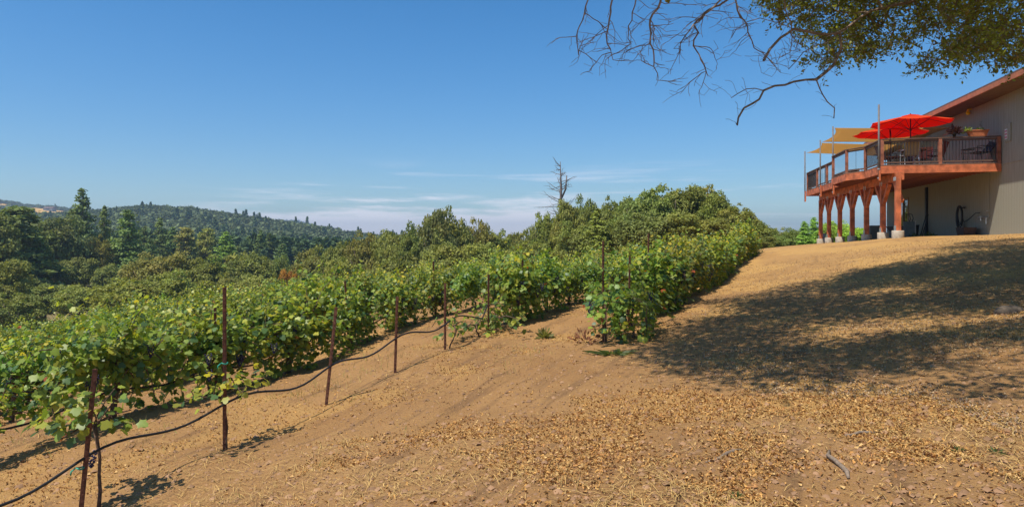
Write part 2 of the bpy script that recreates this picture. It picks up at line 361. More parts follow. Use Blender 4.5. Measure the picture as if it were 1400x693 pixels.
# ------------------------------------------------------------------ grapevines
LEAF_V = np.array([(0,0,0)]+[(x, y, -.10*abs(x)-.16*y*y) for x, y in
          ((0,-.12),(.30,-.22),(.42,.08),(.62,.30),(.36,.44),(.30,.74),(0,.98),(-.30,.74),(-.36,.44),(-.62,.30),(-.42,.08),(-.30,-.22))])
LEAF_F = [(0, i, i % 12+1) for i in range(1, 13)]
def leaf_cols(n, r, base=(.235,.325,.052), yel=.26, red=.006):
    c = np.array(base)[None]*r.uniform(.55, 1.3, (n, 1))*np.array([1,1,1])[None]
    y = r.random(n) < yel; c[y] = np.array([.42,.44,.07])*r.uniform(.7, 1.15, (y.sum(), 1))
    d = r.random(n) < .22; c[d] = np.array([.10,.19,.065])*r.uniform(.7, 1.2, (d.sum(), 1))
    q = r.random(n) < red; c[q] = np.array([.35,.10,.03])
    return c
def vine_meshes(seed, canes=74, clen=(.55,1.2), spread=(.75,.36), head=.68, shoots=9, shoot_len=(.6,1.0), leaf=(.056,.098), yel=.24, base=(.235,.325,.052), low=.6, grapes=7, tr_=1.0, floor=.09, half=.35, grav=1.0):
    r = np.random.default_rng(seed); tr = MB()
    pts = [(0,0,-.12)]; x = y = 0
    for i in range(1, 6):
        x += r.uniform(-.05,.05); y += r.uniform(-.05,.05); pts.append((x, y, head*i/5))
    tr.tube(pts, [q*tr_ for q in (.055,.04,.036,.034,.04,.05)], 8)
    for s in (-1, 1): tr.tube([(x,y,head), (x+s*.22, y+r.uniform(-.05,.05), head+.05), (x+s*.5, y+r.uniform(-.08,.08), head+.02)], [.035*tr_,.024*tr_,.014*tr_], 6)
    P = []; D = []; NN = []; S = []; UP = []
    for k in range(canes+shoots):
        up = k >= canes
        p = np.array([r.uniform(-.55,.55), r.normal(0,.05), head+r.uniform(-.05,.1)])
        az = r.uniform(0, 6.283)
        if up:
            d = np.array([r.uniform(-.3,.3), r.uniform(-.25,.25), 1.0]); L = r.uniform(*shoot_len); g = .35
        else:
            d = np.array([math.cos(az)*spread[0], math.sin(az)*spread[1]*1.6, r.uniform(.25,1.3)]); L = r.uniform(*clen); g = r.uniform(1.0,2.6)*grav
        if r.random() < low and not up: d[2] *= .3; g *= 1.3
        d = unit(d); cane = [p.copy()]; st = .045
        for i in range(int(L/st)):
            d = unit(d+np.array([r.normal(0,.10), r.normal(0,.10), r.normal(0,.07)-g*st])); p = p+d*st
            if p[2] < floor: p[2] = floor; d[2] = abs(d[2])*.2
            p[1] = half*math.tanh(p[1]/half*.9)/.9 if abs(p[1]) > half*.6 else p[1]
            cane.append(p.copy())
            if i == 0: continue
            side = unit(np.array([r.normal(), r.normal(), r.normal()*.6])); q = p+side*r.uniform(.03,.10)
            if q[2] < floor+.01: q[2] = floor+.01+r.uniform(0,.05)
            P.append(q); UP.append(up and i > L/st*.3); out = np.array([q[0]*.6-.30, q[1]*1.5+.13, .35])
            NN.append(unit(out+np.array([0,0,.75])+r.normal(0,.5,3))); D.append(unit(side+np.array([0,0,-.75])+.4*out)); S.append(r.uniform(*leaf)*(.75 if up and i > L/st*.7 else 1))
        if k % 3 == 0 and len(cane) > 3: tr.tube([tuple(c) for c in cane[::3]], .006, 4, False)
    P = np.array(P); D = np.array(D); NN = np.array(NN); n = len(P)
    lc = leaf_cols(n, r, base, yel); lc[np.array(UP)] *= np.array([1.45,1.25,1.1])  # paler shoot leaves: young growth, plus light caught up top put into the tint
    V, Fl, T, C = scatter(LEAF_V, LEAF_F, P, basis(D, NN), np.array(S), lc)
    lm = mesh_np('vine_leaves', V, Fl, T, M['vine_leaf'], C)
    gm = []
    for k in range(grapes):
        b = MB(); a = r.uniform(0, 6.283); c = np.array([r.uniform(-.55,.55), math.copysign(r.uniform(.14,.34), math.sin(a)), r.uniform(.45,.95)])
        for i in range(26):
            f = i/26; rr = .045*(1-f)**.6; a = i*2.4
            b.ball(c+np.array([rr*math.cos(a), rr*math.sin(a), -.16*f]), .0125, 6, 4)
        gm.append(b.mesh('grape_cluster', M['grape'], True))
    return tr.mesh('vine_trunk', M['vine_trunk'], True), lm, gm
def weak(seed): return vine_meshes(seed, canes=14, clen=(.3,.6), spread=(.8,.5), head=.22, shoots=2, shoot_len=(.15,.3), leaf=(.05,.085), yel=.2, low=.9, grapes=0, base=(.17,.22,.05), tr_=.4)
FULL = [vine_meshes(100+i, shoots=6+i % 4*3, canes=68+4*i) for i in range(6)]
RAISED = [vine_meshes(120+i, canes=32, clen=(.3,.75), low=.3, floor=.52+.08*i, half=.36, head=.78, shoots=7) for i in range(2)]
SPARSE = vine_meshes(201, canes=12, clen=(.2,.6), spread=(.16,.16), head=.82, shoots=6, shoot_len=(.25,.45), low=.8, yel=.45, grapes=1, tr_=.4)
SPARSE2 = vine_meshes(207, grav=1.6, canes=24, clen=(.55,.95), spread=(.42,.3), head=.80, shoots=2, shoot_len=(.15,.3), low=.85, yel=.15, grapes=3, tr_=.6)
TRAIL = vine_meshes(209, canes=30, clen=(.8,1.35), spread=(.20,.20), head=.85, grav=2.4, shoots=1, shoot_len=(.1,.2), low=1.0, yel=.12, grapes=2, tr_=.5, floor=.04, half=.5)
YOUNG = vine_meshes(202, canes=26, clen=(.10,.24), spread=(.25,.25), head=.58, shoots=10, shoot_len=(.15,.34), leaf=(.045,.08), yel=.9, base=(.36,.40,.055), low=.2, grapes=0, tr_=.28, grav=.7)
WEAK = [weak(203), weak(204)]
TINY = vine_meshes(205, canes=6, clen=(.2,.4), spread=(.3,.3), head=.42, shoots=1, shoot_len=(.2,.3), leaf=(.05,.085), low=.6, grapes=0, tr_=.3)
ORD = ['first','second','third','fourth','fifth','sixth','seventh','eighth','ninth','tenth','eleventh','twelfth','thirteenth','fourteenth','fifteenth','sixteenth','seventeenth','eighteenth','nineteenth','twentieth','twenty-first','twenty-second','twenty-third','twenty-fourth']
ROWNAME = {0: 'right-hand vineyard row beside the shaded dirt', 1: 'vineyard row with the bare rusty stakes', 2: 'row just behind the bare rusty stakes', 3: 'third row behind the drip hose'}
def vine(k, t, kind, label, group, sc=1.0, rz=0.0, trunk=True, grapes=True, off=(0,0)):
    p = rowpt(k, t)+np.array(off); tm, lm, gm = kind
    o = empty('grapevine', (p[0], p[1], gz(*p)-.02), label, 'grapevine', group, math.atan2(RD[1], RD[0])+rz)
    o.scale = (sc, sc, sc*random.uniform(.86, 1.14))
    if trunk: link('trunk', tm, o)
    f = link('foliage', lm, o); f.color = (random.uniform(.85,1.15), random.uniform(.9,1.1), 1, 1)
    if grapes:
        for g in gm: link('grape_cluster', g, o)
    return o
def stake_mesh(h):
    b = MB(); b.box((-.019,-.003,-.25), (.019,.003,h)); b.box((-.003,.0031,-.25), (.003,.028,h))
    n = int(h/.06)
    for i in range(1, n): b.box((-.006,-.008,i*.06), (.006,-.0031,i*.06+.014))
    return b.mesh('vineyard_stake', M['rust'])
STK = {h: stake_mesh(h) for h in (1.10,1.25,1.35,1.69)}
def stake(k, t, h, label, group='rusty stakes of the vineyard', lean=(0,0), off=(0,0)):
    p = rowpt(k, t)+np.array(off); o = link('vineyard_stake', STK[h]); tag(o, label, 'stake', group)
    o.location = (p[0], p[1], gz(*p)-.02); o.rotation_euler = (lean[0], lean[1], random.uniform(.2,.7)); return o

# the right-hand row
vine(0, .12, SPARSE2, 'thin straggling vine hanging curtain-like at the near end of the right-hand row', 'vines of the right-hand row', 1.0, .4)
vine(0, .55, TRAIL, 'second vine of the right-hand row, its leaves trailing down to the dirt', 'vines of the right-hand row', .95, 3.3, off=(.30,-.25))
vine(0, 1.55, SPARSE2, 'third straggling vine of the right-hand row, just before the first dense dark vine', 'vines of the right-hand row', .95, 2.0)
t = 3.0; i = 3
while t < 22.6:
    vine(0, t, FULL[(i*5) % 6], f'{ORD[i]} vine from the near end of the {ROWNAME[0]}', 'vines of the right-hand row', random.uniform(1.0,1.2)*(1.06 if t > 5 else 1)*(1-.013*max(t-5,0)), random.uniform(-.25,.25), t < 9, t < 9)
    t += 1.3; i += 1
stake(0, 0, 1.69, 'tall rusty stake at the near end of the right-hand row, rising above a straggling vine')
stake(0, 1.52, 1.35, 'rusty stake just behind the tall stake of the right-hand row, top clear of leaves', lean=(0,.02))
stake(0, 3.0, 1.69, 'rusty stake against the dark leaves of the first full vine in the right-hand row')
# the row of bare stakes
stake(1, -1.5, 1.25, 'short rusty stake leaning in the bottom left corner, hose tied to it', lean=(0.02,.085))
stake(1, 0, 1.69, 'tallest rusty stake, carrying a small yellow-green vine and a green tie', lean=(0,.0))
stake(1, 1.56, 1.25, 'bare rusty stake leaning to the right, no vine on it', lean=(-.02,.10))
stake(1, 3.03, 1.10, 'slim bare rusty stake, straight, between a leaning stake and one with a sprig', lean=(0,.03))
stake(1, 4.42, 1.10, 'rusty stake with a small leafy sprig at its foot, last one on the drip hose')
stake(1, 5.95, 1.10, 'rusty stake standing among leaves at the start of the full vines of its row')
stake(1, 7.45, 1.25, 'rusty stake top showing over the full vines behind the weak low vine')
vine(1, -1.35, SPARSE, 'yellowish straggling vine behind the leaning stake in the bottom left corner', 'vines of the bare stake row', .95, .5)
vine(1, .03, YOUNG, 'small yellow-green young vine tied to the tallest rusty stake', 'vines of the bare stake row', 1.0)
vine(1, 4.5, TINY, 'tiny green sprig of a vine at the foot of a rusty stake', 'vines of the bare stake row', 1.0)
vine(1, 5.5, WEAK[0], 'weak low vine sprawling by the end of the drip hose', 'vines of the bare stake row', 1.1)
vine(1, 6.3, WEAK[1], 'weak low vine in front of the first full vine of its row', 'vines of the bare stake row', 1.1, 1)
t = 7.2; i = 0
while t < 26:
    vine(1, t, FULL[(i*5+2) % 6], f'{ORD[i]} full leafy vine from the weak low vines, {ROWNAME[1]}', 'vines of the bare stake row', random.uniform(.82,1.0), random.uniform(-.25,.25), t < 12, t < 11)
    t += 1.42; i += 1
# rows further back
for k in range(2, 12):
    ts = np.arange(-5.5 if k < 5 else -3.0, 27-.2*k, 1.46); i = 0
    for t in ts:
        p = rowpt(k, t)
        if p[1] < 3 or 700+F*p[0]/p[1] < -320 or p[1] > 36: continue
        sc = random.uniform(.78,.98)*(.9 if k == 2 and (t > 4.5 or t < .2) else 1)
        if k == 2 and t > 1.5 and t < 4: sc *= 1.12
        lab = f'{ORD[min(i,23)]} vine from the left frame edge in the {ROWNAME[k]}' if k in ROWNAME else 'leafy grapevine in the back rows of the vineyard, only its top showing'
        near = k < 5 and t < 9
        vine(k, t+random.uniform(-.1,.1), RAISED[i % 2] if (k == 2 and t < .2) or (k == 3 and t < .5) else FULL[(i*5+k) % 6], lab, ('vines of the row behind the stakes','vines of the third row')[k-2] if k in ROWNAME else 'vines of the back rows', sc, random.uniform(-.2,.2), near, near and k < 4)
        if k == 2 and i % 2 == 1 and t < 9: stake(k, t, 1.25, 'rusty stake half buried in the vines of the row behind the bare stakes', lean=(random.uniform(-.05,.05),random.uniform(-.05,.05)))
        i += 1

def hose(k, ts, label, wob=.05, hgt=.47, tail=None):
    pts = []
    for j, t in enumerate(ts):
        p = rowpt(k, t); ph = (t/1.5) % 1
        z = gz(*p)+hgt-.0+wob*math.sin(ph*math.pi*2)*.9-.06*math.sin(ph*math.pi)**2
        q = p-RN*(.03+.04*math.sin(t*1.9))
        pts.append((q[0], q[1], z))
    if tail: pts += tail
    b = MB(); b.tube(pts, .0125, 8); return tag(b.build('drip_hose', M['hose'], None, True), label, 'hose', 'drip irrigation hoses')
e0 = rowpt(1, 5.6); e1 = rowpt(1, 5.9)
hose(1, np.arange(-5.5, 5.3, .12), 'black drip hose strung along the bare rusty stakes', .05, .47, [(e0[0]+.05, e0[1], gz(*e0)+.32), (e1[0], e1[1], gz(*e1)+.52)])
hose(2, np.arange(-5.5, 9, .15), 'black drip hose under the vines of the row behind the bare stakes', .03, .36)
hose(3, np.arange(-5.5, 9, .15), 'black drip hose under the third row of vines', .03, .38)
def tie(k, t, h, label):
    p = rowpt(k, t); z = gz(*p)+h; b = MB()
    b.tube([(p[0]+.03*math.cos(a), p[1]+.03*math.sin(a), z+.006*math.sin(2*a)) for a in np.linspace(0, 6.2, 14)], .007, 5)
    b.tube([(p[0]-.03,p[1]-.02,z), (p[0]-.05,p[1]-.04,z-.02), (p[0]-.055,p[1]-.04,z-.05)], .007, 5)
    tag(b.build('plant_tie', M['tie'], None, True), label, 'plant tie', 'green ties on the stakes')
tie(1, 0, .88, 'green tie around the tallest rusty stake above the yellow vine')
tie(1, -1.5, .40, 'green tie at the hose on the leaning corner stake')

# ------------------------------------------------------------------ tree crowns
QV = np.array([(-.5,0,0),(0,-.55,.06),(.5,0,0),(0,.75,-.05)]); QF = [(0,1,2,3)]
def crown_from(P, NN, S, C, mat, r, name='crown', V0=QV, F0=QF):
    D = r.normal(0, 1, P.shape); V, Fl, T, Cc = scatter(V0, F0, P, basis(D, NN), S, C)
    return mesh_np(name, V, Fl, T, mat, Cc)
def oak_pts(r, clumps=60, per=150, leaf=.06, zmin=-.75, flat=.8):
    """crown of radius 1 round the origin: leaf clumps on an uneven dome"""
    P = []; NN = []; C = []; S = []
    lob = r.uniform(0, 6.28, 4)
    for k in range(clumps):
        d = unit(r.normal(0, 1, 3)); d[2] = abs(d[2])*(1 if r.random() < .72 else -.8)
        d = unit(d); a = math.atan2(d[1], d[0])
        rr = r.uniform(.62, .92)*(1+.16*math.sin(2*a+lob[0])+.12*math.sin(3*a+lob[1]+3*d[2]))
        c = d*rr*np.array([1,1,flat]); c[2] = max(c[2], zmin)
        cr = r.uniform(.11,.25); n = int(per*(cr/.23)**2); e = unit(r.normal(0,1,(n,3))); e[:,2] = np.where(e[:,2] < -.35, -e[:,2], e[:,2])
        rad = cr*r.uniform(.45,1.1,(n,1)); q = c+e*rad*np.array([1.12,1.12,.8])
        P.append(q); NN.append(unit(e*.9+np.array([-.15,-.15,.55])+r.normal(0,.28,(n,3))))
        tone = r.uniform(.84,1.16)*np.array([r.uniform(.92,1.08),1,r.uniform(.85,1.1)])
        C.append(tone[None]*r.uniform(.7,1.3,(n,1))*np.ones((1,3))); S.append(leaf*r.uniform(.7,1.35,n))
    n = 2600; e = unit(r.normal(0,1,(n,3))); e[:,2] = np.where(e[:,2] < -.6, -e[:,2], e[:,2]); q = e*r.uniform(.5,.80,(n,1))*np.array([1,1,flat])*(1+.12*np.sin(3*np.arctan2(e[:,1],e[:,0])+lob[0]))[:,None]
    P.append(q); NN.append(unit(e+np.array([-.15,-.15,.5])+r.normal(0,.3,(n,3)))); C.append(r.uniform(.7,1.25,(n,1))*np.ones((1,3))); S.append(leaf*r.uniform(.9,1.5,n))
    return np.concatenate(P), np.concatenate(NN), np.concatenate(S), np.concatenate(C)
OLIVE = np.array([.25,.262,.078])
def oak_variant(seed, **kw):
    r = np.random.default_rng(seed); P, NN, S, C = oak_pts(r, **kw)
    me = crown_from(P, NN, S, C*OLIVE, M['oak_leaf'], r)
    b = MB(); zb = -1.25
    for s in range(2):
        x = r.uniform(-.15,.15); y = r.uniform(-.15,.15)
        b.tube([(x*.4,y*.4,zb-.15),(x,y,-.8),(x*2,y*2,-.35),(x*3.2,y*2.6,.1)], [.085,.065,.045,.02], 7)
        for j in range(4):
            d = unit(r.normal(0,1,3)); d[2] = abs(d[2])+.35; b.tube([(x*2,y*2,-.45+.1*j), (x*2+d[0]*.3,y*2+d[1]*.3,-.25+d[2]*.2), (x*2+d[0]*.7,y*2+d[1]*.7,d[2]*.55-.1)], [.035,.024,.008], 5)
    return me, b.mesh('trunk', M['bark'], True)
OAKS = [oak_variant(300+i, clumps=105+8*i, per=125, leaf=.055, flat=(.78,.9,.7,.85,1.0,.75)[i]) for i in range(6)]
def conifer_variant(seed, kind):
    """height 1 from the ground, leaf tufts along whorled boughs"""
    r = np.random.default_rng(seed); P = []; NN = []; S = []; C = []; b = MB()
    b.tube([(0,0,-.03),(r.uniform(-.005,.005),0,.5),(0,0,.99)], [.022,.014,.003], 7)
    h = .10 if kind == 'fir' else .16
    while h < .985:
        u = (h-.08)/.92; nb = int(r.integers(4,7))
        for k in range(nb):
            if kind == 'fir': L = .215*(1-u)**.82*r.uniform(.75,1.1)+.012
            else: L = (.20*(1-u)**.6*(.85+.2*math.sin(u*9+seed)))*r.uniform(.55,1.1)+.025
            a = r.uniform(0, 6.283); dz = (-.18+.5*u) if kind == 'fir' else (.05+.4*u)
            d = np.array([math.cos(a), math.sin(a), dz+r.normal(0,.1)]); tip = np.array([0,0,h])+d*L
            if L > .06: b.tube([(0,0,h), tuple(np.array([0,0,h])+d*L*.85)], [.005,.0015], 4, False)
            n = int((420 if kind == 'fir' else 420)*L)+4
            f = (r.uniform(.18,1,n) if kind == 'fir' else np.clip(r.normal(.8,.2,n),.3,1.08))[:,None]
            wid = (.22*L*(1.1-f)+.010) if kind == 'fir' else .022+0*f
            q = np.array([0,0,h])+d*L*f+r.normal(0,1,(n,3))*wid*np.array([1,1,.55])-np.array([0,0,.12])*L*f**2
            P.append(q); NN.append(unit(np.array([d[0]*.8,d[1]*.8,.7])+r.normal(0,.4,(n,3)))); S.append(r.uniform(.011,.023,n)*(1 if kind == 'fir' else 1.25))
            C.append(r.uniform(.75,1.25)*r.uniform(.65,1.35,(n,1))*np.ones((1,3)))
        h += r.uniform(.022,.038) if kind == 'fir' else r.uniform(.024,.044)
    P = np.concatenate(P); col = np.array([.20,.24,.075])
    me = crown_from(P, np.concatenate(NN), np.concatenate(S), np.concatenate(C)*col, M['needle'], r)
    return me, b.mesh('trunk', M['bark'], True)
FIRS = [conifer_variant(400+i, 'fir') for i in range(4)]
PINES = [conifer_variant(420+i, 'pine') for i in range(3)]
_cnt = {'oak': 0, 'fir': 0, 'pine': 0}
def tree(px, ytop, Z, kind, wpx=None, col=None, label=None, group=None):
    """px, ytop: where the top stands against the sky line; the tree stands on the ground at depth Z"""
    x = (px-700)/F*Z; g = gz(x, Z); H = (330-ytop)/F*Z-g; i = _cnt[kind]; _cnt[kind] += 1
    jt = random.uniform(.86,1.14); col = tuple(c*jt*random.uniform(.95,1.05) for c in (col or (1,1,1)))
    rz = random.uniform(0, 6.28)
    if kind == 'oak':
        cm, tm = OAKS[i % 6]; w = (wpx or 60)/F*Z/2*.95; nm = 'oak_tree'
        flat = (.78,.9,.7,.85,1.0,.75)[i % 6]; top = flat*1.05
        s = H/(top+1.15); o = empty(nm, (x, Z, g-.05), label, 'tree', group, rz)
        for nme, me in (('crown', cm), ('trunk', tm)):
            c = link(nme, me, o); c.location = (0, 0, s*1.15); c.scale = (w, w, s)
            if nme == 'crown': c.color = (*((col or (1,1,1))), 1)
    else:
        cm, tm = (FIRS if kind == 'fir' else PINES)[i % (4 if kind == 'fir' else 3)]; nm = 'fir_tree' if kind == 'fir' else 'pine_tree'
        w = H if wpx is None else (wpx/F*Z)/.40
        o = empty(nm, (x, Z, g-.05), label, 'tree', group, rz)
        for nme, me in (('crown', cm), ('trunk', tm)):
            c = link(nme, me, o); c.scale = (w, w, H)
            if nme == 'crown': c.color = (*((col or (1,1,1))), 1)
    return o
DK = (1.0,1.08,.9); BR = (1.15,1.02,.8); YE = (1.3,1.2,.8); GR = (.95,1.05,.9); BG = (1.5,1.9,1.0); SG = (1.05,1.1,1.5)
# valley edge on the left
tree(26, 281, 92, 'pine', 90, (1.05,1.1,.95), 'tall loose pine at the left frame edge, taller than the oaks below it')
tree(-22, 290, 88, 'oak', 100, DK, 'dark broad oak cut by the left frame edge')
tree(2, 352, 74, 'oak', 78, (1,1.02,.8), 'olive rounded oak low at the left frame edge above the vines')
tree(78, 298, 104, 'oak', 92, (.85,.98,1.05), 'spreading oak with dark limbs showing, left of the tallest conifer')
tree(46, 318, 96, 'oak', 60, DK, 'dark oak between the left edge pine and the spreading oak')
tree(113, 257, 122, 'fir', 58, (.95,1.1,1.0), 'tallest conifer of the valley, its spire standing over the far ridge')
tree(143, 281, 126, 'fir', 38, (1.2,1.25,1.0), 'slim fir close to the right of the tallest conifer')
tree(97, 284, 128, 'fir', 40, (.9,1,1), 'dark fir just left of the tallest conifer')
tree(131, 322, 108, 'oak', 44, BR, 'brownish yellow oak at the foot of the tallest conifer')
tree(174, 286, 112, 'fir', 66, (1.05,1.15,1.0), 'large dense triangular fir right of the tallest conifer')
tree(100, 352, 100, 'oak', 60, DK, 'dark shaded oak below the spreading oak')
tree(150, 362, 100, 'oak', 50, DK, 'dark shaded oak below the large triangular fir')
for (px, yt, Z, w, c) in ((198,309,150,34,GR),(219,297,150,40,(1,1.1,1)),(236,309,165,32,GR),(262,322,150,30,GR),(275,316,170,34,GR),(291,322,160,30,DK),(325,335,150,36,GR),(341,322,180,30,DK),(356,314,170,34,GR),(368,318,175,30,DK),(386,332,160,34,GR),(205,325,140,34,GR),(402,338,180,32,GR),(427,335,190,34,GR),(448,330,200,32,DK),(247,333,150,30,GR)):
    tree(px, yt, Z, 'fir', w, c, 'dark green fir in the belt of conifers on the valley floor', 'firs of the valley belt')
tree(253, 311, 150, 'pine', 40, (1.55,1.25,.9), 'brownish olive conifer in the middle of the valley belt')
tree(283, 312, 155, 'pine', 40, (1.5,1.3,.9), 'second brownish conifer of the valley belt, left of the bright green fir')
tree(308, 316, 135, 'fir', 52, (1.3,1.6,.85), 'bright green broad fir in the valley belt')
# oaks in front of the belt
tree(214, 345, 86, 'oak', 92, BR, 'broad brown-olive oak in the middle of the left valley')
tree(182, 383, 66, 'oak', 118, (1.15,1.12,.8), 'wide pale olive bush oak right behind the vines on the left')
tree(232, 372, 70, 'oak', 90, (1.1,1.1,.8), 'pale olive oak right of the wide bush oak behind the vines')
tree(60, 385, 80, 'oak', 66, (.95,1.15,.9), 'low grey-green bush behind the left vines')
tree(104, 390, 78, 'oak', 76, (1.1,1.2,.95), 'low pale green bush left of the wide bush oak')
tree(20, 402, 62, 'oak', 80, DK, 'low dark bush just behind the vines at the left edge')
tree(398, 366, 84, 'oak', 34, (2.0,.95,.6), 'reddish brown withered oak in the tree line')
tree(600, 287, 72, 'oak', 62, (1.0,1.05,1.0), 'tallest rounded oak of the tree line, left of the dead snag')
for (px, yt, Z, w, c) in ((278,352,88,74,(1.1,1.1,.8)),(318,352,90,70,GR),(350,345,92,72,(1.05,1.1,.9)),(300,378,72,84,(1.1,1.1,.85)),(352,374,72,80,(1.1,1.1,.85)),(382,352,94,50,GR),
    (428,340,86,66,(1.1,1.08,.85)),(418,372,70,70,(1.05,1.05,.85)),(462,331,84,62,(1.12,1.08,.85)),(500,321,82,62,BR),(470,352,68,80,(1.1,1.1,.85)),(534,318,80,58,(1.05,1.1,.85)),(562,310,78,56,(1.08,1.08,.82)),(548,340,66,80,(1.1,1.1,.82)),
    (632,301,74,60,(1.1,1.08,.85)),(655,303,76,52,BR),(684,314,78,54,(1.1,1.1,.85)),(706,318,80,50,(1.1,1.08,.85)),(728,318,76,46,(1.1,1.1,.9)),(610,328,62,86,(1.1,1.1,.82)),(672,332,62,84,(1.05,1.1,.85)),(726,332,60,76,(1.05,1.05,.85))):
    tree(px, yt, Z, 'oak', w, c, 'rounded olive oak in the tree line behind the vineyard', 'oaks of the tree line')
tree(745, 290, 64, 'oak', 46, (1.05,1.08,.8), 'oak directly left of the foot of the dead snag')
tree(775, 277, 62, 'oak', 52, (1.1,1.1,.82), 'oak directly in front of the foot of the dead snag')
tree(801, 272, 66, 'oak', 44, (1.0,1.1,.9), 'small oak top just right of the dead snag')
tree(817, 284, 52, 'fir', 58, (1.5,1.45,.85), 'bright green young conifer in front of the big oaks')
for (px, yt, Z, w, c) in ((835,271,64,60,(1.05,1.08,.85)),(862,270,60,70,GR),(893,260,58,84,(.92,1.05,.9)),(925,252,60,84,(1.05,1.08,.82)),(955,256,62,70,BR),(980,264,58,66,(1.1,1.1,.82)),(1003,279,56,60,(1.1,1.08,.85)),(1024,294,56,54,(1.0,1.05,.85)),
    (880,292,50,90,(.85,1.0,.9)),(930,290,50,90,(1.0,1.05,.85)),(975,298,50,84,(1.1,1.08,.82)),(790,305,54,76,(1.05,1.1,.85)),(838,302,54,76,(1,1.05,.85)),(1046,308,62,44,GR),(1064,313,70,40,(1,1.05,.9))):
    tree(px, yt, Z, 'oak', w, c, 'big rounded oak in the dark mass behind the right-hand row', 'oaks behind the right-hand row')
for (px, yt, Z, w, c) in ((1040,322,48,44,(.95,1.0,.9)),(1062,322,58,40,GR),(1083,313,66,44,GR),(1096,317,72,34,(1,1.05,1))):
    tree(px, yt, Z, 'oak', w, c, 'low oak between the vineyard and the deck posts', 'oaks left of the deck')
tree(1100, 301, 58, 'fir', 30, BG, 'bright green young conifer just left of the end deck post')
tree(1113, 296, 60, 'fir', 32, BG, 'bright green young conifer standing behind the end deck post')
for (px, yt, Z, w, c) in ((1128,306,60,30,BG),(1143,303,62,40,BG),(1158,310,60,44,(1.4,1.9,.9)),(1175,313,58,46,(1.4,1.9,.9)),(1195,316,60,44,(1.2,1.5,.9))):
    tree(px, yt, Z, 'oak', w*1.3, c, 'bright green shrub seen between the deck posts', 'shrubs behind the deck')

# the dead snag
def snag():
    Z = 68; px = 766; x = (px-700)/F*Z; g = gz(x, Z); top = (330-221)/F*Z
    o = empty('dead_tree', (x, Z, g), 'bare grey dead conifer snag with broken boughs above the oaks', 'dead tree')
    H = top-g; r = np.random.default_rng(5)
    b = MB(); b.tube([(0,0,-.2),(.03,0,H*.6),(.08,0,H*.82),(.0,0,H)], [.26,.17,.10,.025], 8); b.tube([(.05,0,H*.72),(.55,.1,H*.80),(.66,.1,H*.90)], [.1,.09,.05], 7)
    b.build('trunk', M['snag'], o, True)
    for k in range(38):
        h = H*r.uniform(.58,.97); a = r.uniform(0,6.283); L = 2.1*(1-(h/H-.55)*1.75)*r.uniform(.5,1.1)+.25
        d = np.array([math.cos(a), math.sin(a)*.8, r.uniform(-.12,.4)]); q = MB(); p = np.array([.04,0,h]); pts = [p]
        for s in range(6):
            d = d+r.normal(0,.10,3)+np.array([0,0,.05]); p = p+d*L/6; pts.append(p)
            if s > 1:
                e = d+r.normal(0,.55,3); q.tube([p, p+e*L*.14, p+(e+r.normal(0,.3,3))*L*.25], [.016,.011,.006], 4, False)
        q.tube(pts, list(np.linspace(.045,.012,7)), 5, False); q.build('branch', M['snag'], o, True)
snag()

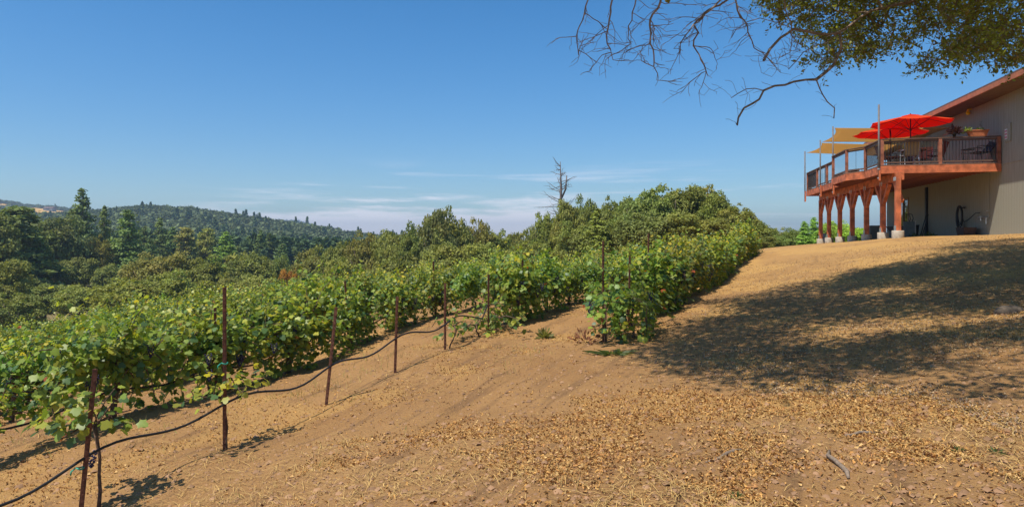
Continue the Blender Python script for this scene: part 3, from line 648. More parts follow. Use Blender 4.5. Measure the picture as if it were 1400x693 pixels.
# far wooded hillsides, one mass
def hill_wood():
    r = np.random.default_rng(11)
    def small(seed, cone):
        q = np.random.default_rng(seed); n = 110
        if cone:
            u = q.uniform(0,1,n)**.8; a = q.uniform(0,6.28,n); rad = .36*(1-u)*q.uniform(.6,1,n)+.03
            P = np.stack([rad*np.cos(a), rad*np.sin(a), u*1.6], -1); NN = unit(np.stack([np.cos(a), np.sin(a), .6+0*a], -1)+q.normal(0,.4,(n,3)))
        else:
            e = unit(q.normal(0,1,(n,3))); e[:,2] = abs(e[:,2])*1.0-.1; P = e*q.uniform(.35,.55,(n,1))*(1+.25*np.sin(e[:,:1]*5+seed)); P[:,2] *= .92; P[:,2] += .26; NN = unit(e+np.array([0,0,.4])+q.normal(0,.4,(n,3)))
        V, Fl, T, C = scatter(QV, QF, P, basis(q.normal(0,1,(n,3)), NN), q.uniform(.13,.24,n), q.uniform(.75,1.25,(n,1))*np.ones((1,3)))
        return V, T, C
    tmpl = [small(i, False) for i in range(5)]+[small(9+i, True) for i in range(3)]
    X = []; Y = []
    n = 25000; Z = np.exp(r.uniform(math.log(165), math.log(1010), n)); px = r.uniform(-140, 640, n); X = (px-700)/F*Z; Y = Z
    keep = ~((Y > 560) & (Y < 940) & (px < 104) & (px > -60) & (fbm(X/60, Y/60, 2) < .62))
    for (cx, cy, wx, wy) in ((-285,640,14,20),(-190,690,30,30),(-330,560,25,12)): keep &= (((X-cx)/wx)**2+((Y-cy)/wy)**2) > 1
    keep &= r.random(n) < np.clip(.45+Y/600, 0, 1)
    X, Y = X[keep], Y[keep]
    xr = r.uniform(-920,-640,900); yr = r.uniform(1900,2450,900); X = np.r_[X, xr]; Y = np.r_[Y, yr]
    g = hz(X, Y); Vs = []; Fs = []; Ts = []; Cs = []; off = 0
    for i in range(len(X)):
        k = int(r.integers(0, 8)); cone = k >= 5
        if cone and (fbm(X[i]/120, Y[i]/120, 6) < .45 or (Y[i] > 330 and r.random() < .93)): k -= 4; cone = False
        V, T, C = tmpl[k]; s = r.uniform(5.5,8.8)*(.9 if cone else 1.1); a = r.uniform(0,6.28); ca, sa = math.cos(a), math.sin(a)
        W = np.stack([V[:,0]*ca-V[:,1]*sa, V[:,0]*sa+V[:,1]*ca, V[:,2]], -1)*s+np.array([X[i],Y[i],g[i]-.4])
        tone = np.array([.095,.145,.06]) if cone else np.array([.125,.158,.062])*r.uniform(.75,1.25)
        Vs.append(W); Fs.append(np.arange(len(V))+off); Ts.append(T); Cs.append(C*tone); off += len(V)
    me = mesh_np('hillside_woods', np.concatenate(Vs), np.concatenate(Fs), np.concatenate(Ts), M['hill_wood'], np.concatenate(Cs))
    tag(link('hillside_woods', me), 'far wooded ridge of mixed oaks and conifers across the valley', 'woods', kind='stuff')
hill_wood()

# far houses
def house(px, y, Z, w, h, wall, label):
    x = (px-700)/F*Z; g = gz(x, Z); o = empty('farmhouse', (x, Z, g), label, 'house')
    zc = (330-y)/F*Z-g; zc = min(max(zc, 1.5), 3.2)
    MB().box((-w/2,-h,-3), (w/2,h,zc)).build('wall', wall, o)
    MB().add([(-w/2-.4,-h-.4,zc+.01),(w/2+.4,-h-.4,zc+.01),(w/2+.4,h+.4,zc+.01),(-w/2-.4,h+.4,zc+.01),(-w/2-.4,0,zc+h*.55),(w/2+.4,0,zc+h*.55)],
             [(0,1,5,4),(2,3,4,5),(1,2,5),(3,0,4),(3,2,1,0)]).build('roof', M['roofing'] if wall is not M['white_plastic'] else M['galv'], o)
    MB().box((-w/5,-h-.05,zc-1.6), (w/5,-h-.002,zc-.5)).build('window', M['pane'], o)
house(339, 328.5, 330, 9, 4, M['white_plastic'], 'small white house among the trees on the far slope')
house(68, 283.2, 900, 12, 4, M['grey_paint'], 'low dark house on the far left ridge by the golden field')
house(410, 309.5, 560, 9, 4, M['terracotta'], 'small tan house near the top of the far ridge')
# ------------------------------------------------------------------ winery building and deck (local x = into the wall, y = away along it)
BO = np.array([15.07,27.8]); BE = np.array([.9776,-.2103]); BD = np.array([.2103,.9776]); BR_ = math.atan2(BE[1], BE[0])
def bw(s, t): return BO+BE*s+BD*t
def bg(s, t): return gz(*bw(s, t))
def bempty(name, s, t, z, label, cat, group=None, rz=0.0):
    p = bw(s, t); return empty(name, (p[0], p[1], z), label, cat, group, BR_+rz)
DZ = 3.12
def make_building():
    o = bempty('winery_building', 0, 0, 0, 'grey-brown two storey wooden building with a low eave behind the deck', 'building')
    T0, T1, S0, S1, ZT = -15.0, 13.9, 4.4, 15.5, 5.74
    wy0, wy1, wz0, wz1 = 10.36, 12.16, .86, 2.28
    w = MB()
    for a, b in (((S0,T0,-1.2),(S0+.2,wy0,ZT)), ((S0,wy1,-1.2),(S0+.2,T1,ZT)), ((S0,wy0,-1.2),(S0+.2,wy1,wz0)), ((S0,wy0,wz1),(S0+.2,wy1,ZT))): w.box(a, b)
    rs = (S0+S1)/2; rz = ZT+1.75
    for t in (T0, T1-.2):
        w.add([(S0+.2,t,-1.2),(S1,t,-1.2),(S1,t,ZT),(rs,t,rz),(S0+.2,t,ZT),(S0+.2,t+.2,-1.2),(S1,t+.2,-1.2),(S1,t+.2,ZT),(rs,t+.2,rz),(S0+.2,t+.2,ZT)],
              [(4,3,2,1,0),(5,6,7,8,9),(0,1,6,5),(1,2,7,6),(2,3,8,7),(3,4,9,8),(4,0,5,9)])
    w.box((S1-.2,T0+.2,-1.2), (S1,T1-.2,ZT)); w.build('wall', M['siding'], o)
    MB().box((S0-.022,T0,3.03), (S0-.002,T1,3.075)).build('band_trim', M['siding'], o)
    ov = 1.07; E0 = S0-ov; sl = 1.75/(rs-S0)
    r = MB()
    for sg in (0, 1):
        a, b = (E0, rs) if sg == 0 else (S1+ov, rs); z0 = ZT+.20-.03
        r.add([(a,T0-.6,z0),(b,T0-.6,rz+.42),(b,T1+.6,rz+.42),(a,T1+.6,z0),(a,T0-.6,z0+.06),(b,T0-.6,rz+.48),(b,T1+.6,rz+.48),(a,T1+.6,z0+.06)],
              [(3,2,1,0),(4,5,6,7),(0,1,5,4),(1,2,6,5),(2,3,7,6),(3,0,4,7)])
    rf = r.build('roof', M['roofing'], o)
    sf = MB(); sf.box((E0+.02,T0-.55,ZT+.003), (S0+.18,T1+.55,ZT+.04)); sf.build('soffit', M['soffit'], rf)
    MB().box((E0-.03,T0-.62,ZT-.03), (E0+.02,T1+.62,ZT+.15)).build('fascia', M['trim'], rf)
    for t in (T0-.62, T1+.58):
        MB().add([(E0-.03,t,ZT-.05),(rs,t,rz+.22),(rs,t+.04,rz+.22),(E0-.03,t+.04,ZT-.05),(E0-.03,t,ZT+.2),(rs,t,rz+.5),(rs,t+.04,rz+.5),(E0-.03,t+.04,ZT+.2)],
              [(3,2,1,0),(4,5,6,7),(0,1,5,4),(1,2,6,5),(2,3,7,6),(3,0,4,7)]).build('bargeboard', M['trim'], rf)
    f = MB()
    for a, b in (((S0-.03,wy0-.1,wz0-.1),(S0+.06,wy0,wz1+.1)), ((S0-.03,wy1,wz0-.1),(S0+.06,wy1+.1,wz1+.1)), ((S0-.03,wy0,wz1),(S0+.06,wy1,wz1+.1)), ((S0-.03,wy0,wz0-.1),(S0+.06,wy1,wz0)), ((S0+.02,11.23,wz0),(S0+.06,11.29,wz1))): f.box(a, b)
    wn = f.build('window', M['window_trim'], o); MB().box((S0+.07,wy0,wz0), (S0+.09,wy1,wz1)).build('pane', M['pane'], wn)
    d = MB(); d.box((S0-.11,7.55,.1), (S0-.003,7.70,DZ-.4)); d.build('downspout', M['black'], o)
    d = MB(); d.tube([(S0-.03,1.02,.9),(S0-.03,1.02,3.0)], .014, 6); d.build('conduit', M['siding'], o)
    b = MB(); b.lathe([(.05,.0),(.06,.05),(.03,.09)], (S0-.14,2.7,5.62), 10); b.box((S0-.16,2.66,5.70), (S0-.002,2.74,ZT)); lb = b.build('lamp_holder', M['yellow'], o)
    MB().ball((S0-.14,2.7,5.56), .085, 12, 8).build('bulb', M['yellow'], lb, True)
    pp = MB()
    for q in ([(S0-.003,1.9,1.0),(S0-.10,1.9,1.0),(S0-.10,1.5,1.0),(S0-.10,1.15,.98),(S0-.003,1.15,.98)], [(S0-.10,1.6,1.0),(S0-.10,1.6,.86)], [(S0-.003,1.05,1.25),(S0-.12,1.05,1.25)], [(S0-.003,1.12,.95),(S0-.10,1.12,.95),(S0-.10,1.12,.72)]): pp.tube(q, .022, 6)
    pp.lathe([(.05,0),(.05,.02)], (S0-.10,1.6,1.03), 8); pp.build('water_pipe', M['galv'], o)
make_building()
def make_sign():
    t = -.40; o = bempty('notice_sign', 4.38, t, 4.15, 'white notice with red lines screwed to the wall right of the deck', 'sign')
    MB().box((-.02,-.33,-.28), (.012,.12,.42)).build('backboard', M['siding'], o)
    MB().box((-.032,-.10,-.18), (-.021,.10,.22)).build('plate', M['white_plastic'], o)
    for z in (.14, .02, -.10): MB().box((-.036,-.085,z-.035), (-.0325,.085,z+.03)).build('printed_band', M['notice_red'], o)
make_sign()

DL = 14.3
OUT = [(0,0),(4.37,0),(4.37,DL),(0,DL),(0,6.7),(-.55,5.75),(-.55,3.15),(0,2.3)]
def make_deck():
    o = bempty('raised_deck', 0, 0, 0, 'red-brown wooden deck on seven braced posts with a dark railing', 'deck')
    MB().prism(OUT, DZ-.04, DZ).build('floor', M['deck_boards'], o)
    f = MB(); n = len(OUT)
    for i in range(n):
        if i == 1: continue
        a = Vector((*OUT[i], DZ-.20)); b = Vector((*OUT[(i+1) % n], DZ-.20)); d = (b-a).normalized(); nn = Vector((d.y, -d.x, 0))
        f.beam(a+nn*-.03+d*.002*(i+1), b+nn*-.03, .05, .31)
    f.build('fascia', M['redwood'], o)
    jm = None
    for t in np.arange(.45, DL-.2, .407):
        x0 = -.5 if 3.2 < t < 5.7 else .06
        if jm is None or x0 < 0: m = MB().box((x0,-.02,DZ-.29), (4.3,.02,DZ-.043)).mesh('joist', M['redwood_dark'])
        if x0 > 0 and jm is None: jm = m
        c = link('joist', m if x0 < 0 else jm, o); c.location = (0, t, 0)
    MB().box((.70,-.05,2.50), (.86,DL-.1,DZ-.293)).build('beam', M['redwood'], o)
    ts = [-.06,2.36,4.78,7.2,9.62,12.04,14.1]
    for i, t in enumerate(ts):
        g = bg(.78, t); top = DZ-.06 if i == 0 else 2.497; sx = .62 if i == 0 else .78
        p = MB().box((sx-.10 if i else .59,t-.10,g+.30), (sx+.10 if i else .697,t+.10,top)) if i else MB().box((.50,t-.16,g+.30), (.695,t+.04,DZ-.32))
        po = p.build('post', M['redwood'], o, bevel=.008)
        cx = .78 if i else .6; ct = t if i else t-.06
        ft = MB().lathe([(.225,-.45),(.225,.28),(.215,.30)], (cx, ct, g), 22); ft.build('footing', M['concrete'], po, True)
        MB().box((cx-.115,ct-.115,g+.302), (cx-.103,ct+.115,g+.50)).build('anchor_plate', M['galv'], po)
        for s in (-1, 1):
            if (i == 0 and s < 0) or (i == 6 and s > 0): continue
            MB().beam((.78,t+s*.06,1.62), (.78,t+s*.88,2.47), .14, .16).build('brace', M['redwood'], po)
            MB().box((.69,t+s*.12-.05,2.42), (.697,t+s*.12+.05,2.60)).build('bracket', M['galv'], po)
        if i == 0: MB().box((.44,t-.17,2.45), (.497,t-.02,2.60)).build('bracket', M['galv'], po)
make_deck()
def make_railing():
    o = bempty('deck_railing', 0, 0, 0, 'dark railing with thin balusters and clear panels round the deck', 'railing')
    W, Rl = M['rail_wood'], MB(); zt = DZ+1.04
    seg = [((4.34,.06),(.06,.06)), ((.06,.06),(.06,2.3)), ((.06,2.3),(-.48,3.2)), ((-.48,3.2),(-.48,5.7)), ((-.48,5.7),(.06,6.65)), ((.06,6.65),(.06,DL-.06)), ((.06,DL-.06),(4.34,DL-.06))]
    for i, (a, b) in enumerate(seg):
        Rl.beam((*a, zt+.001*i), (*b, zt+.001*i), .15, .04); Rl.beam((*a, zt-.09), (*b, zt-.09), .04, .07); Rl.beam((*a, DZ+.09), (*b, DZ+.09), .04, .06)
    Rl.build('rail', W, o)
    pts = [(4.30,.06),(2.2,.06),(.06,.06),(.06,2.3),(-.48,3.2),(-.48,5.65),(.06,7.2),(.06,9.3),(.06,11.6),(.06,DL-.1),(2.2,DL-.06),(4.3,DL-.06)]
    pm = MB().box((-.06,-.06,-.02), (.06,.06,1.02)).mesh('rail_post', M['redwood_dark'])
    for s, t in pts: c = link('rail_post', pm, o); c.location = (s, t, DZ)
    for i in range(len(pts)-1):
        a, b = Vector((*pts[i],0)), Vector((*pts[i+1],0)); L = (b-a).length; d = (b-a)/L
        if i in (3,4,5,6,7):
            q = MB(); q.beam(a+d*.09+Vector((0,0,DZ+.53)), b-d*.09+Vector((0,0,DZ+.53)), .012, .80); q.build('clear_panel', M['rail_glass'], o)
        if i in (0,1,2,8,9,10,7,3):
            q = MB(); m = max(2, int(L/(.115 if i not in (3,7) else .5)))
            for j in range(1, m): p = a+d*L*j/m; q.box((p.x-.01,p.y-.01,DZ+.12), (p.x+.01,p.y+.01,zt-.12))
            q.build('baluster_panel', M['iron'], o)
make_railing()

for (t, s, zb, zt, lab) in ((-.03,-.08,2.50,5.58,'nearest of the four grey sail poles, at the near corner of the deck'),(7.4,-.09,2.45,5.92,'tallest grey sail pole, just beyond the deck bay'),(10.2,-.09,2.5,5.62,'grey sail pole between the tallest pole and the far end pole'),(14.25,-.09,2.45,5.52,'grey sail pole at the far left end of the deck')):
    o = bempty('sail_pole', s, t, 0, lab, 'pole', 'grey shade sail poles')
    MB().tube([(0,0,zb),(0,0,zt)], .036, 10).build('shaft', M['pole'], o, True)
    MB().box((-.02,-.06,zb-.02), (.055,.06,zb+.62) if t > 0 else (.05,.06,zb+.4)).build('mounting_block', M['redwood'], o)
    for z in (zb+.08, zb+.45): MB().lathe([(.055,-.02),(.055,.02)], (0,0,z), 12).build('clamp', M['galv'], o)

def sail(c, name_label, sag=.12):
    o = bempty('shade_sail', 0, 0, 0, name_label, 'shade sail', 'sand shade sails over the deck'); c = [Vector(p) for p in c]
    n = 14; vs = []
    for i in range(n+1):
        for j in range(n+1):
            u, v = i/n, j/n; pu = lambda w, k: w+(.5-w)*k
            k = .55*4*v*(1-v)*.22; k2 = .55*4*u*(1-u)*.10
            uu = u+(.5-u)*k; vv = v+(.5-v)*k2
            p = c[0]*(1-uu)*(1-vv)+c[1]*uu*(1-vv)+c[2]*uu*vv+c[3]*(1-uu)*vv
            p.z -= sag*4*u*(1-u)*v*(1-v)*2; vs.append(p)
    fs = [(i*(n+1)+j, (i+1)*(n+1)+j, (i+1)*(n+1)+j+1, i*(n+1)+j+1) for i in range(n) for j in range(n)]
    b = MB().add(vs, fs); cl = b.build('cloth', M['sail'], o, True); so = cl.modifiers.new('s', 'SOLIDIFY'); so.thickness = .006
    return o
sail([(-.02,7.4,5.84),(4.36,4.6,5.25),(4.36,8.6,5.1),(-.02,10.1,5.50)], 'upper sand-coloured shade sail from the tallest pole to the eave')
sail([(-.02,10.25,5.47),(4.36,8.9,5.04),(4.36,13.6,5.0),(-.02,14.2,5.42)], 'lower sand-coloured shade sail stretched to the far left pole')

def umbrella(s, t, za, zr, rad, label, rot):
    o = bempty('patio_umbrella', s, t, DZ, label, 'umbrella', 'orange-red patio umbrellas', rot)
    za -= DZ; zr -= DZ
    MB().tube([(0,0,.04),(0,0,za-.02)], .022, 10).build('pole', M['iron'], o, True)
    MB().lathe([(.27,0),(.27,.05),(.06,.08),(.04,.3)], (0,0,0.002), 18).build('base', M['black'], o, True)
    n = 8; b = MB(); vs = [(0,0,za)]; ring = 5
    for i in range(1, ring+1):
        f = i/ring
        for k in range(n*4):
            a = 2*math.pi*k/(n*4); g = (k % 4)/4; sc = 1-.075*4*g*(1-g)*f
            dip = -.05*4*g*(1-g)*f
            vs.append((rad*f*sc*math.cos(a), rad*f*sc*math.sin(a), za+(zr-za)*f**1.15+dip))
    q = n*4; fs = [(0, 1+k, 1+(k+1) % q) for k in range(q)]
    fs += [(1+(i-1)*q+k, 1+i*q+k, 1+i*q+(k+1) % q, 1+(i-1)*q+(k+1) % q) for i in range(1, ring) for k in range(q)]
    vb = len(vs)
    cl = b.add(vs, fs).build('canopy', M['umbrella'], o); so = cl.modifiers.new('s', 'SOLIDIFY'); so.thickness = .004
    v = MB(); v.add([(0,0,za+.05)]+[(.34*math.cos(2*math.pi*k/16), .34*math.sin(2*math.pi*k/16), za-.03) for k in range(16)], [(0,1+k,1+(k+1) % 16) for k in range(16)])
    v.build('vent_cap', M['umbrella'], o)
    MB().ball((0,0,za+.06), .025, 8, 6).build('finial', M['iron'], o)
    for k in range(n):
        a = 2*math.pi*k/n; rb = MB(); rb.tube([(.03*math.cos(a),.03*math.sin(a),za-.03)]+[(rad*f*math.cos(a)*.99, rad*f*math.sin(a)*.99, za+(zr-za)*f**1.15-.018) for f in (.3,.6,1)], .009, 5)
        rb.tube([(.03*math.cos(a),.03*math.sin(a),za-.62), (rad*.5*math.cos(a), rad*.5*math.sin(a), za+(zr-za)*.5**1.15-.02)], .008, 5); rb.build('rib', M['iron'], o)
    MB().lathe([(.04,0),(.04,.08)], (0,0,za-.66), 10).build('hub', M['iron'], o)
umbrella(1.55, 1.35, 5.33, 5.0, 1.60, 'larger orange-red umbrella nearest the right, in front of the building wall', .2)
umbrella(1.54, 3.9, 5.27, 4.96, 1.57, 'orange-red umbrella on the left, partly behind the larger one', .45)

def table(s, t, label):
    o = bempty('patio_table', s, t, DZ, label, 'table')
    MB().lathe([(.55,.70),(.56,.715),(.55,.73)], (0,0,0), 24).build('tabletop', M['tan_sling'], o)
    for k in range(4):
        a = math.pi/4+k*math.pi/2; MB().tube([(.40*math.cos(a),.40*math.sin(a),.70),(.44*math.cos(a),.44*math.sin(a),.0)], .016, 6).build('leg', M['iron'], o)
table(1.6, 1.35, 'round tan patio table under the larger umbrella'); table(1.54, 3.9, 'round tan patio table under the left umbrella')
b = MB().lathe([(.035,0),(.042,.16),(.018,.22),(.02,.28)], (0,0,0), 12); o = b.build('drink_bottle', simple('yellow_green_glass', (.45,.42,.05), .2), None, True)
p = bw(.95, 1.15); o.location = (p[0], p[1], DZ+.731); 
tag(o, 'yellow-green bottle standing on the table under the larger umbrella', 'bottle'); o.location = (*bw(1.25,1.25), DZ+.731)
def chair(s, t, rz, mat, fr, label, rec=.28, group='patio chairs on the deck', sc=1.0):
    o = bempty('patio_chair', s, t, DZ, label, 'chair', group, rz); o.scale = (sc, sc, sc)
    MB().beam((0,-.23,.41), (0,.24,.43), .50, .03).build('seat', mat, o)
    MB().beam((0,-.23,.43), (0,-.23-rec,.98), .50, .03, (0,1,0)).build('backrest', mat, o)
    for sx in (-1, 1):
        x = sx*.27
        MB().tube([(x,.26,0),(x,.24,.42),(x,-.26,.40)], .014, 6).build('leg', fr, o)
        MB().tube([(x,-.30,0),(x,-.22,.42),(x,-.23-rec,1.0)], .014, 6).build('leg', fr, o)
        MB().tube([(x,.24,.42),(x,.24,.62),(x,.0,.64),(x,-.30,.62)], .016, 6).build('armrest', fr, o)
chair(1.25, .55, 0.0, M['tan_sling'], M['galv'], 'tan woven sling chair seen from behind through the railing', .14)
chair(2.35, .95, .9, M['red_sling'], M['iron'], 'dark red sling chair right of the tan chair', .2)
chair(.75, 1.7, -1.3, M['red_sling'], M['iron'], 'dark red chair at the left side of the near table', .18)
chair(2.3, 2.2, 2.4, M['tan_sling'], M['galv'], 'tan chair on the far side of the near table', .16)
chair(.3, 4.5, -2.0, M['charcoal'], M['iron'], 'charcoal mesh lounge chair in the deck bay', .30)
chair(2.3, 4.4, 1.9, M['charcoal'], M['iron'], 'charcoal chair at the table under the left umbrella', .2)
chair(3.85, .62, 1.75, M['black'], M['iron'], 'black high-backed reclining chair against the wall at the right deck end', .42, sc=1.12)
chair(.8, 8.6, -1.2, M['redwood_dark'], M['redwood_dark'], 'brown wooden chair near the far left part of the railing', .2)
def wire_table(s, t):
    o = bempty('wire_table', s, t, DZ, 'small dark wire table beside the black reclining chair', 'table')
    b = MB(); b.tube([(.24*math.cos(a),.24*math.sin(a),.58) for a in np.linspace(0,6.283,17)], .011, 5)
    for k in range(-3, 4): y = k*.07; x = math.sqrt(max(.24**2-y*y, 0)); b.tube([(-x,y,.58),(x,y,.58)], .006, 4)
    b.build('wire_top', M['iron'], o)
    b = MB(); b.tube([(.24*math.cos(a),.24*math.sin(a),.44) for a in np.linspace(0,6.283,17)], .009, 5); b.build('lower_ring', M['iron'], o)
    for k in range(4):
        a = k*math.pi/2+.4; MB().tube([(.24*math.cos(a),.24*math.sin(a),.58),(.2*math.cos(a),.2*math.sin(a),.3),(.26*math.cos(a),.26*math.sin(a),0)], .011, 5).build('leg', M['iron'], o)
wire_table(3.35, .42)
def plant_leaves(n, rad, up, mat, tint, leaf, seed, droop=0):
    r = np.random.default_rng(seed); e = unit(r.normal(0,1,(n,3))); e[:,2] = np.abs(e[:,2])*up-droop*r.random(n)
    P = e*r.uniform(.35,1,(n,1))*rad
    V, Fl, T, C = scatter(QV*np.array([.5,1,1]), QF, P, basis(e+.01, unit(r.normal(0,1,(n,3)))), r.uniform(.7,1.3,n)*leaf, np.array(tint)[None]*r.uniform(.6,1.4,(n,1)))
    return mesh_np('leaves', V, Fl, T, mat, C)
def planter():
    o = bempty('planter_box', 3.55, .06, DZ+1.062, 'terracotta trough planter standing on the railing, green plants spilling from its left end', 'planter')
    b = MB(); tp = [(-.36,-.11),(.36,-.11),(.36,.11),(-.36,.11)]; bt = [(-.29,-.08),(.29,-.08),(.29,.08),(-.29,.08)]
    b.add([(x,y,0) for x,y in bt]+[(x,y,.21) for x,y in tp], [(3,2,1,0),(0,1,5,4),(1,2,6,5),(2,3,7,6),(3,0,4,7),(4,5,6,7)])
    b.box((-.38,-.13,.212), (.38,.13,.25)).build('trough', M['terracotta'], o)
    l = link('leaves', plant_leaves(160, .22, .7, M['vine_leaf'], (.25,.32,.10), .10, 3, .5), o); l.location = (-.38,0,.22)
    l = link('leaves', plant_leaves(70, .16, .6, M['vine_leaf'], (.07,.12,.03), .08, 4), o); l.location = (.05,0,.24)
    l = link('stalk', plant_leaves(40, .32, 1.6, M['vine_leaf'], (.07,.06,.04), .07, 6), o); l.location = (.12,0,.25); l.scale = (.25,.25,.9)
planter()
def potted(s, t, z, label, r0, tint, leaf, pot, sd, rad=.2, name='potted_plant'):
    o = bempty(name, s, t, z, label, 'plant')
    MB().lathe([(r0*.7,0),(r0,r0*1.5),(r0*1.1,r0*1.55),(r0*1.1,r0*1.8)], (0,0,0.002), 16).build('pot', pot, o, True)
    l = link('leaves', plant_leaves(130, rad, 1.0, M['vine_leaf'], tint, leaf, sd, .35), o); l.location = (0,0,r0*1.8+.05)
    return o
potted(2.72, .06, DZ+1.063, 'dark purple spiky plant in a small pot on the railing left of the planter', .07, (.07,.028,.030), .16, M['black'], 21, .30)
o = potted(-.1, 3.5, DZ, 'dark pot with a pink flower in the deck bay', .16, (.06,.09,.03), .08, M['charcoal'], 22, .18, 'flower_pot')
b = MB(); r_ = np.random.default_rng(3)
for k in range(9): b.ball((r_.normal(0,.05), r_.normal(0,.05), .62+r_.normal(0,.03)), .035, 6, 4)
b.tube([(0,0,.25),(0,0,.6)], .008, 5); b.build('flower', M['pink'], o)
def storage():
    o = bempty('storage_box', .5, 6.3, DZ, 'grey slatted storage box behind the railing left of the bay', 'box')
    MB().box((-.3,-.3,0), (.3,.3,.9)).build('body', M['charcoal'], o, bevel=.01); MB().box((-.33,-.33,.902), (.33,.33,.95)).build('lid', M['grey_paint'], o, bevel=.01)
    for k in range(-2, 3): MB().box((-.315,k*.115-.04,.06), (-.302,k*.115+.04,.86)).build('slat', M['grey_paint'], o)
storage()
# things under the deck
def under():
    W = M
    g = bg(3.5, 13.2); o = bempty('metal_cabinet', 3.5, 13.1, g, 'grey metal cabinet under the far end of the deck', 'cabinet')
    MB().box((-.35,-.45,-.05), (.35,.45,.92)).build('body', W['grey_paint'], o, bevel=.01); MB().box((-.365,-.42,.05), (-.352,.42,.86)).build('door', W['bluegrey'], o); MB().tube([(-.37,.3,.45),(-.41,.3,.45),(-.41,.3,.6),(-.37,.3,.6)], .01, 5).build('handle', W['galv'], o)
    o = bempty('plastic_tub', 1.0, 14.75, bg(1, 14.75), 'white plastic tub beside the far end deck post', 'tub')
    MB().lathe([(.16,.0),(.2,.62)], (0,0,0), 16).build('body', W['white_plastic'], o, True); MB().lathe([(.215,.622),(.215,.66)], (0,0,0), 16).build('lid', W['white_plastic'], o)
    g = bg(3.0, 8.0); o = bempty('wheelbarrow', 3.0, 8.05, g, 'dark wheelbarrow with a black wheel behind the nearest deck post', 'wheelbarrow', None, .3)
    w = MB(); w.tube([(-.02+.17*math.cos(a)*0, .17*math.cos(a), .20+.17*math.sin(a)) for a in np.linspace(0,6.283,19)], .045, 8); w.build('wheel', W['black'], o, True)
    MB().add([(-.22,.05,.42),(.22,.05,.42),(.22,-.55,.42),(-.22,-.55,.42),(-.34,.22,.68),(.34,.22,.68),(.34,-.75,.66),(-.34,-.75,.66)], [(3,2,1,0),(0,1,5,4),(1,2,6,5),(2,3,7,6),(3,0,4,7)]).build('tray', W['charcoal'], o)
    for s in (-1, 1):
        MB().tube([(s*.05,0,.2),(s*.2,-.3,.40),(s*.27,-1.25,.62)], .02, 6).build('handle', W['stick'], o); MB().tube([(s*.2,-.5,.4),(s*.22,-.6,0)], .015, 6).build('leg', W['iron'], o)
    g = bg(3.35, 6.6); o = bempty('leaning_panel', 3.35, 6.55, g, 'blue-grey board standing on edge right of the nearest deck post', 'panel')
    MB().box((-.40,-.02,-.06), (.10,.02,.85)).build('board', W['bluegrey'], o); MB().box((.102,-.025,-.06), (.15,.025,.87)).build('edge_batten', W['galv'], o)
    g = bg(3.95, 7.6); o = bempty('hand_truck', 4.0, 8.6, g, 'hand truck with two bent black handles leaning on the wall', 'hand truck')
    for s in (-1, 1):
        MB().tube([(-.35,s*.2,.1),(.0,s*.2,1.05),(-.05,s*.2,1.25),(-.22,s*.2,1.32)], .018, 6).build('handle', W['black'], o)
        MB().lathe([(.12,-.03),(.12,.03)], (0,0,0), 14).build('wheel', W['black'], o)
        o.children[-1].rotation_euler = (math.pi/2,0,0); o.children[-1].location = (-.30,s*.25,.12)
    for z in (.4,.75,1.0): MB().tube([(-.35+.37*(z-.1),-.2,z),(-.35+.37*(z-.1),.2,z)], .014, 6).build('crossbar', W['black'], o)
    MB().box((-.62,-.2,.02), (-.36,.2,.03)).build('toe_plate', W['iron'], o)
    g = bg(3.85, 8.2); o = bempty('waste_bin', 3.85, 7.98, g, 'dark tapered bin against the wall left of the downspout', 'bin')
    MB().lathe([(.2,-.03),(.27,.68),(.29,.68),(.29,.72),(.25,.72),(.19,.05)], (0,0,0), 18).build('body', W['charcoal'], o, True)
    for k, (t, s, l, lab) in enumerate(((7.42,3.98,1.15,'shovel with a rusty blade leaning by the downspout'),(7.25,4.0,1.05,'long-handled rake leaning by the downspout'))):
        g = bg(s, t); o = bempty('garden_shovel' if k == 0 else 'garden_rake', s, t, g, lab, 'garden tool')
        MB().tube([(0,0,.05),(.30,0,l+.15)], .018, 6).build('shaft', W['black'], o)
        if k == 0: MB().add([(-.02,-.11,.02),(-.02,.11,.02),(.06,.11,.28),(.06,-.11,.28),(0,-.05,.0),(0,.05,0)], [(0,1,2,3),(0,4,5,1)]).build('blade', W['rust'], o)
        else:
            h = MB().box((-.02,-.2,.02), (.02,.2,.05))
            for j in range(9): h.box((-.06,-.19+j*.045,.0), (-.021,-.18+j*.045,.03))
            h.build('head', W['rust'], o)
    g = bg(4.2, 3.4); o = bempty('garden_hose', 4.27, 3.35, g, 'black garden hose coiled on a wall hook under the deck', 'hose')
    h = MB()
    for k in range(6):
        rr = .26+.02*k; h.tube([(-.06-.025*(k % 3), rr*math.cos(a)*.85, .95+rr*1.45*math.sin(a)-.02*k) for a in np.linspace(0,6.283,25)], .017, 6, False)
    h.tube([(-.06,-.2,.9),(-.14,-.6,.62),(-.1,-1.0,.75),(-.02,-1.4,.98),(0,-1.75,.98)], .017, 6); h.build('coil', W['black'], o, True)
    MB().box((-.12,-.08,1.24), (.12,.08,1.29)).build('hook', W['iron'], o)
    g = bg(4.0, 2.2); o = bempty('planter_tub', 3.95, 2.1, g, 'dark brown rectangular tub on the ground below the water pipes', 'tub')
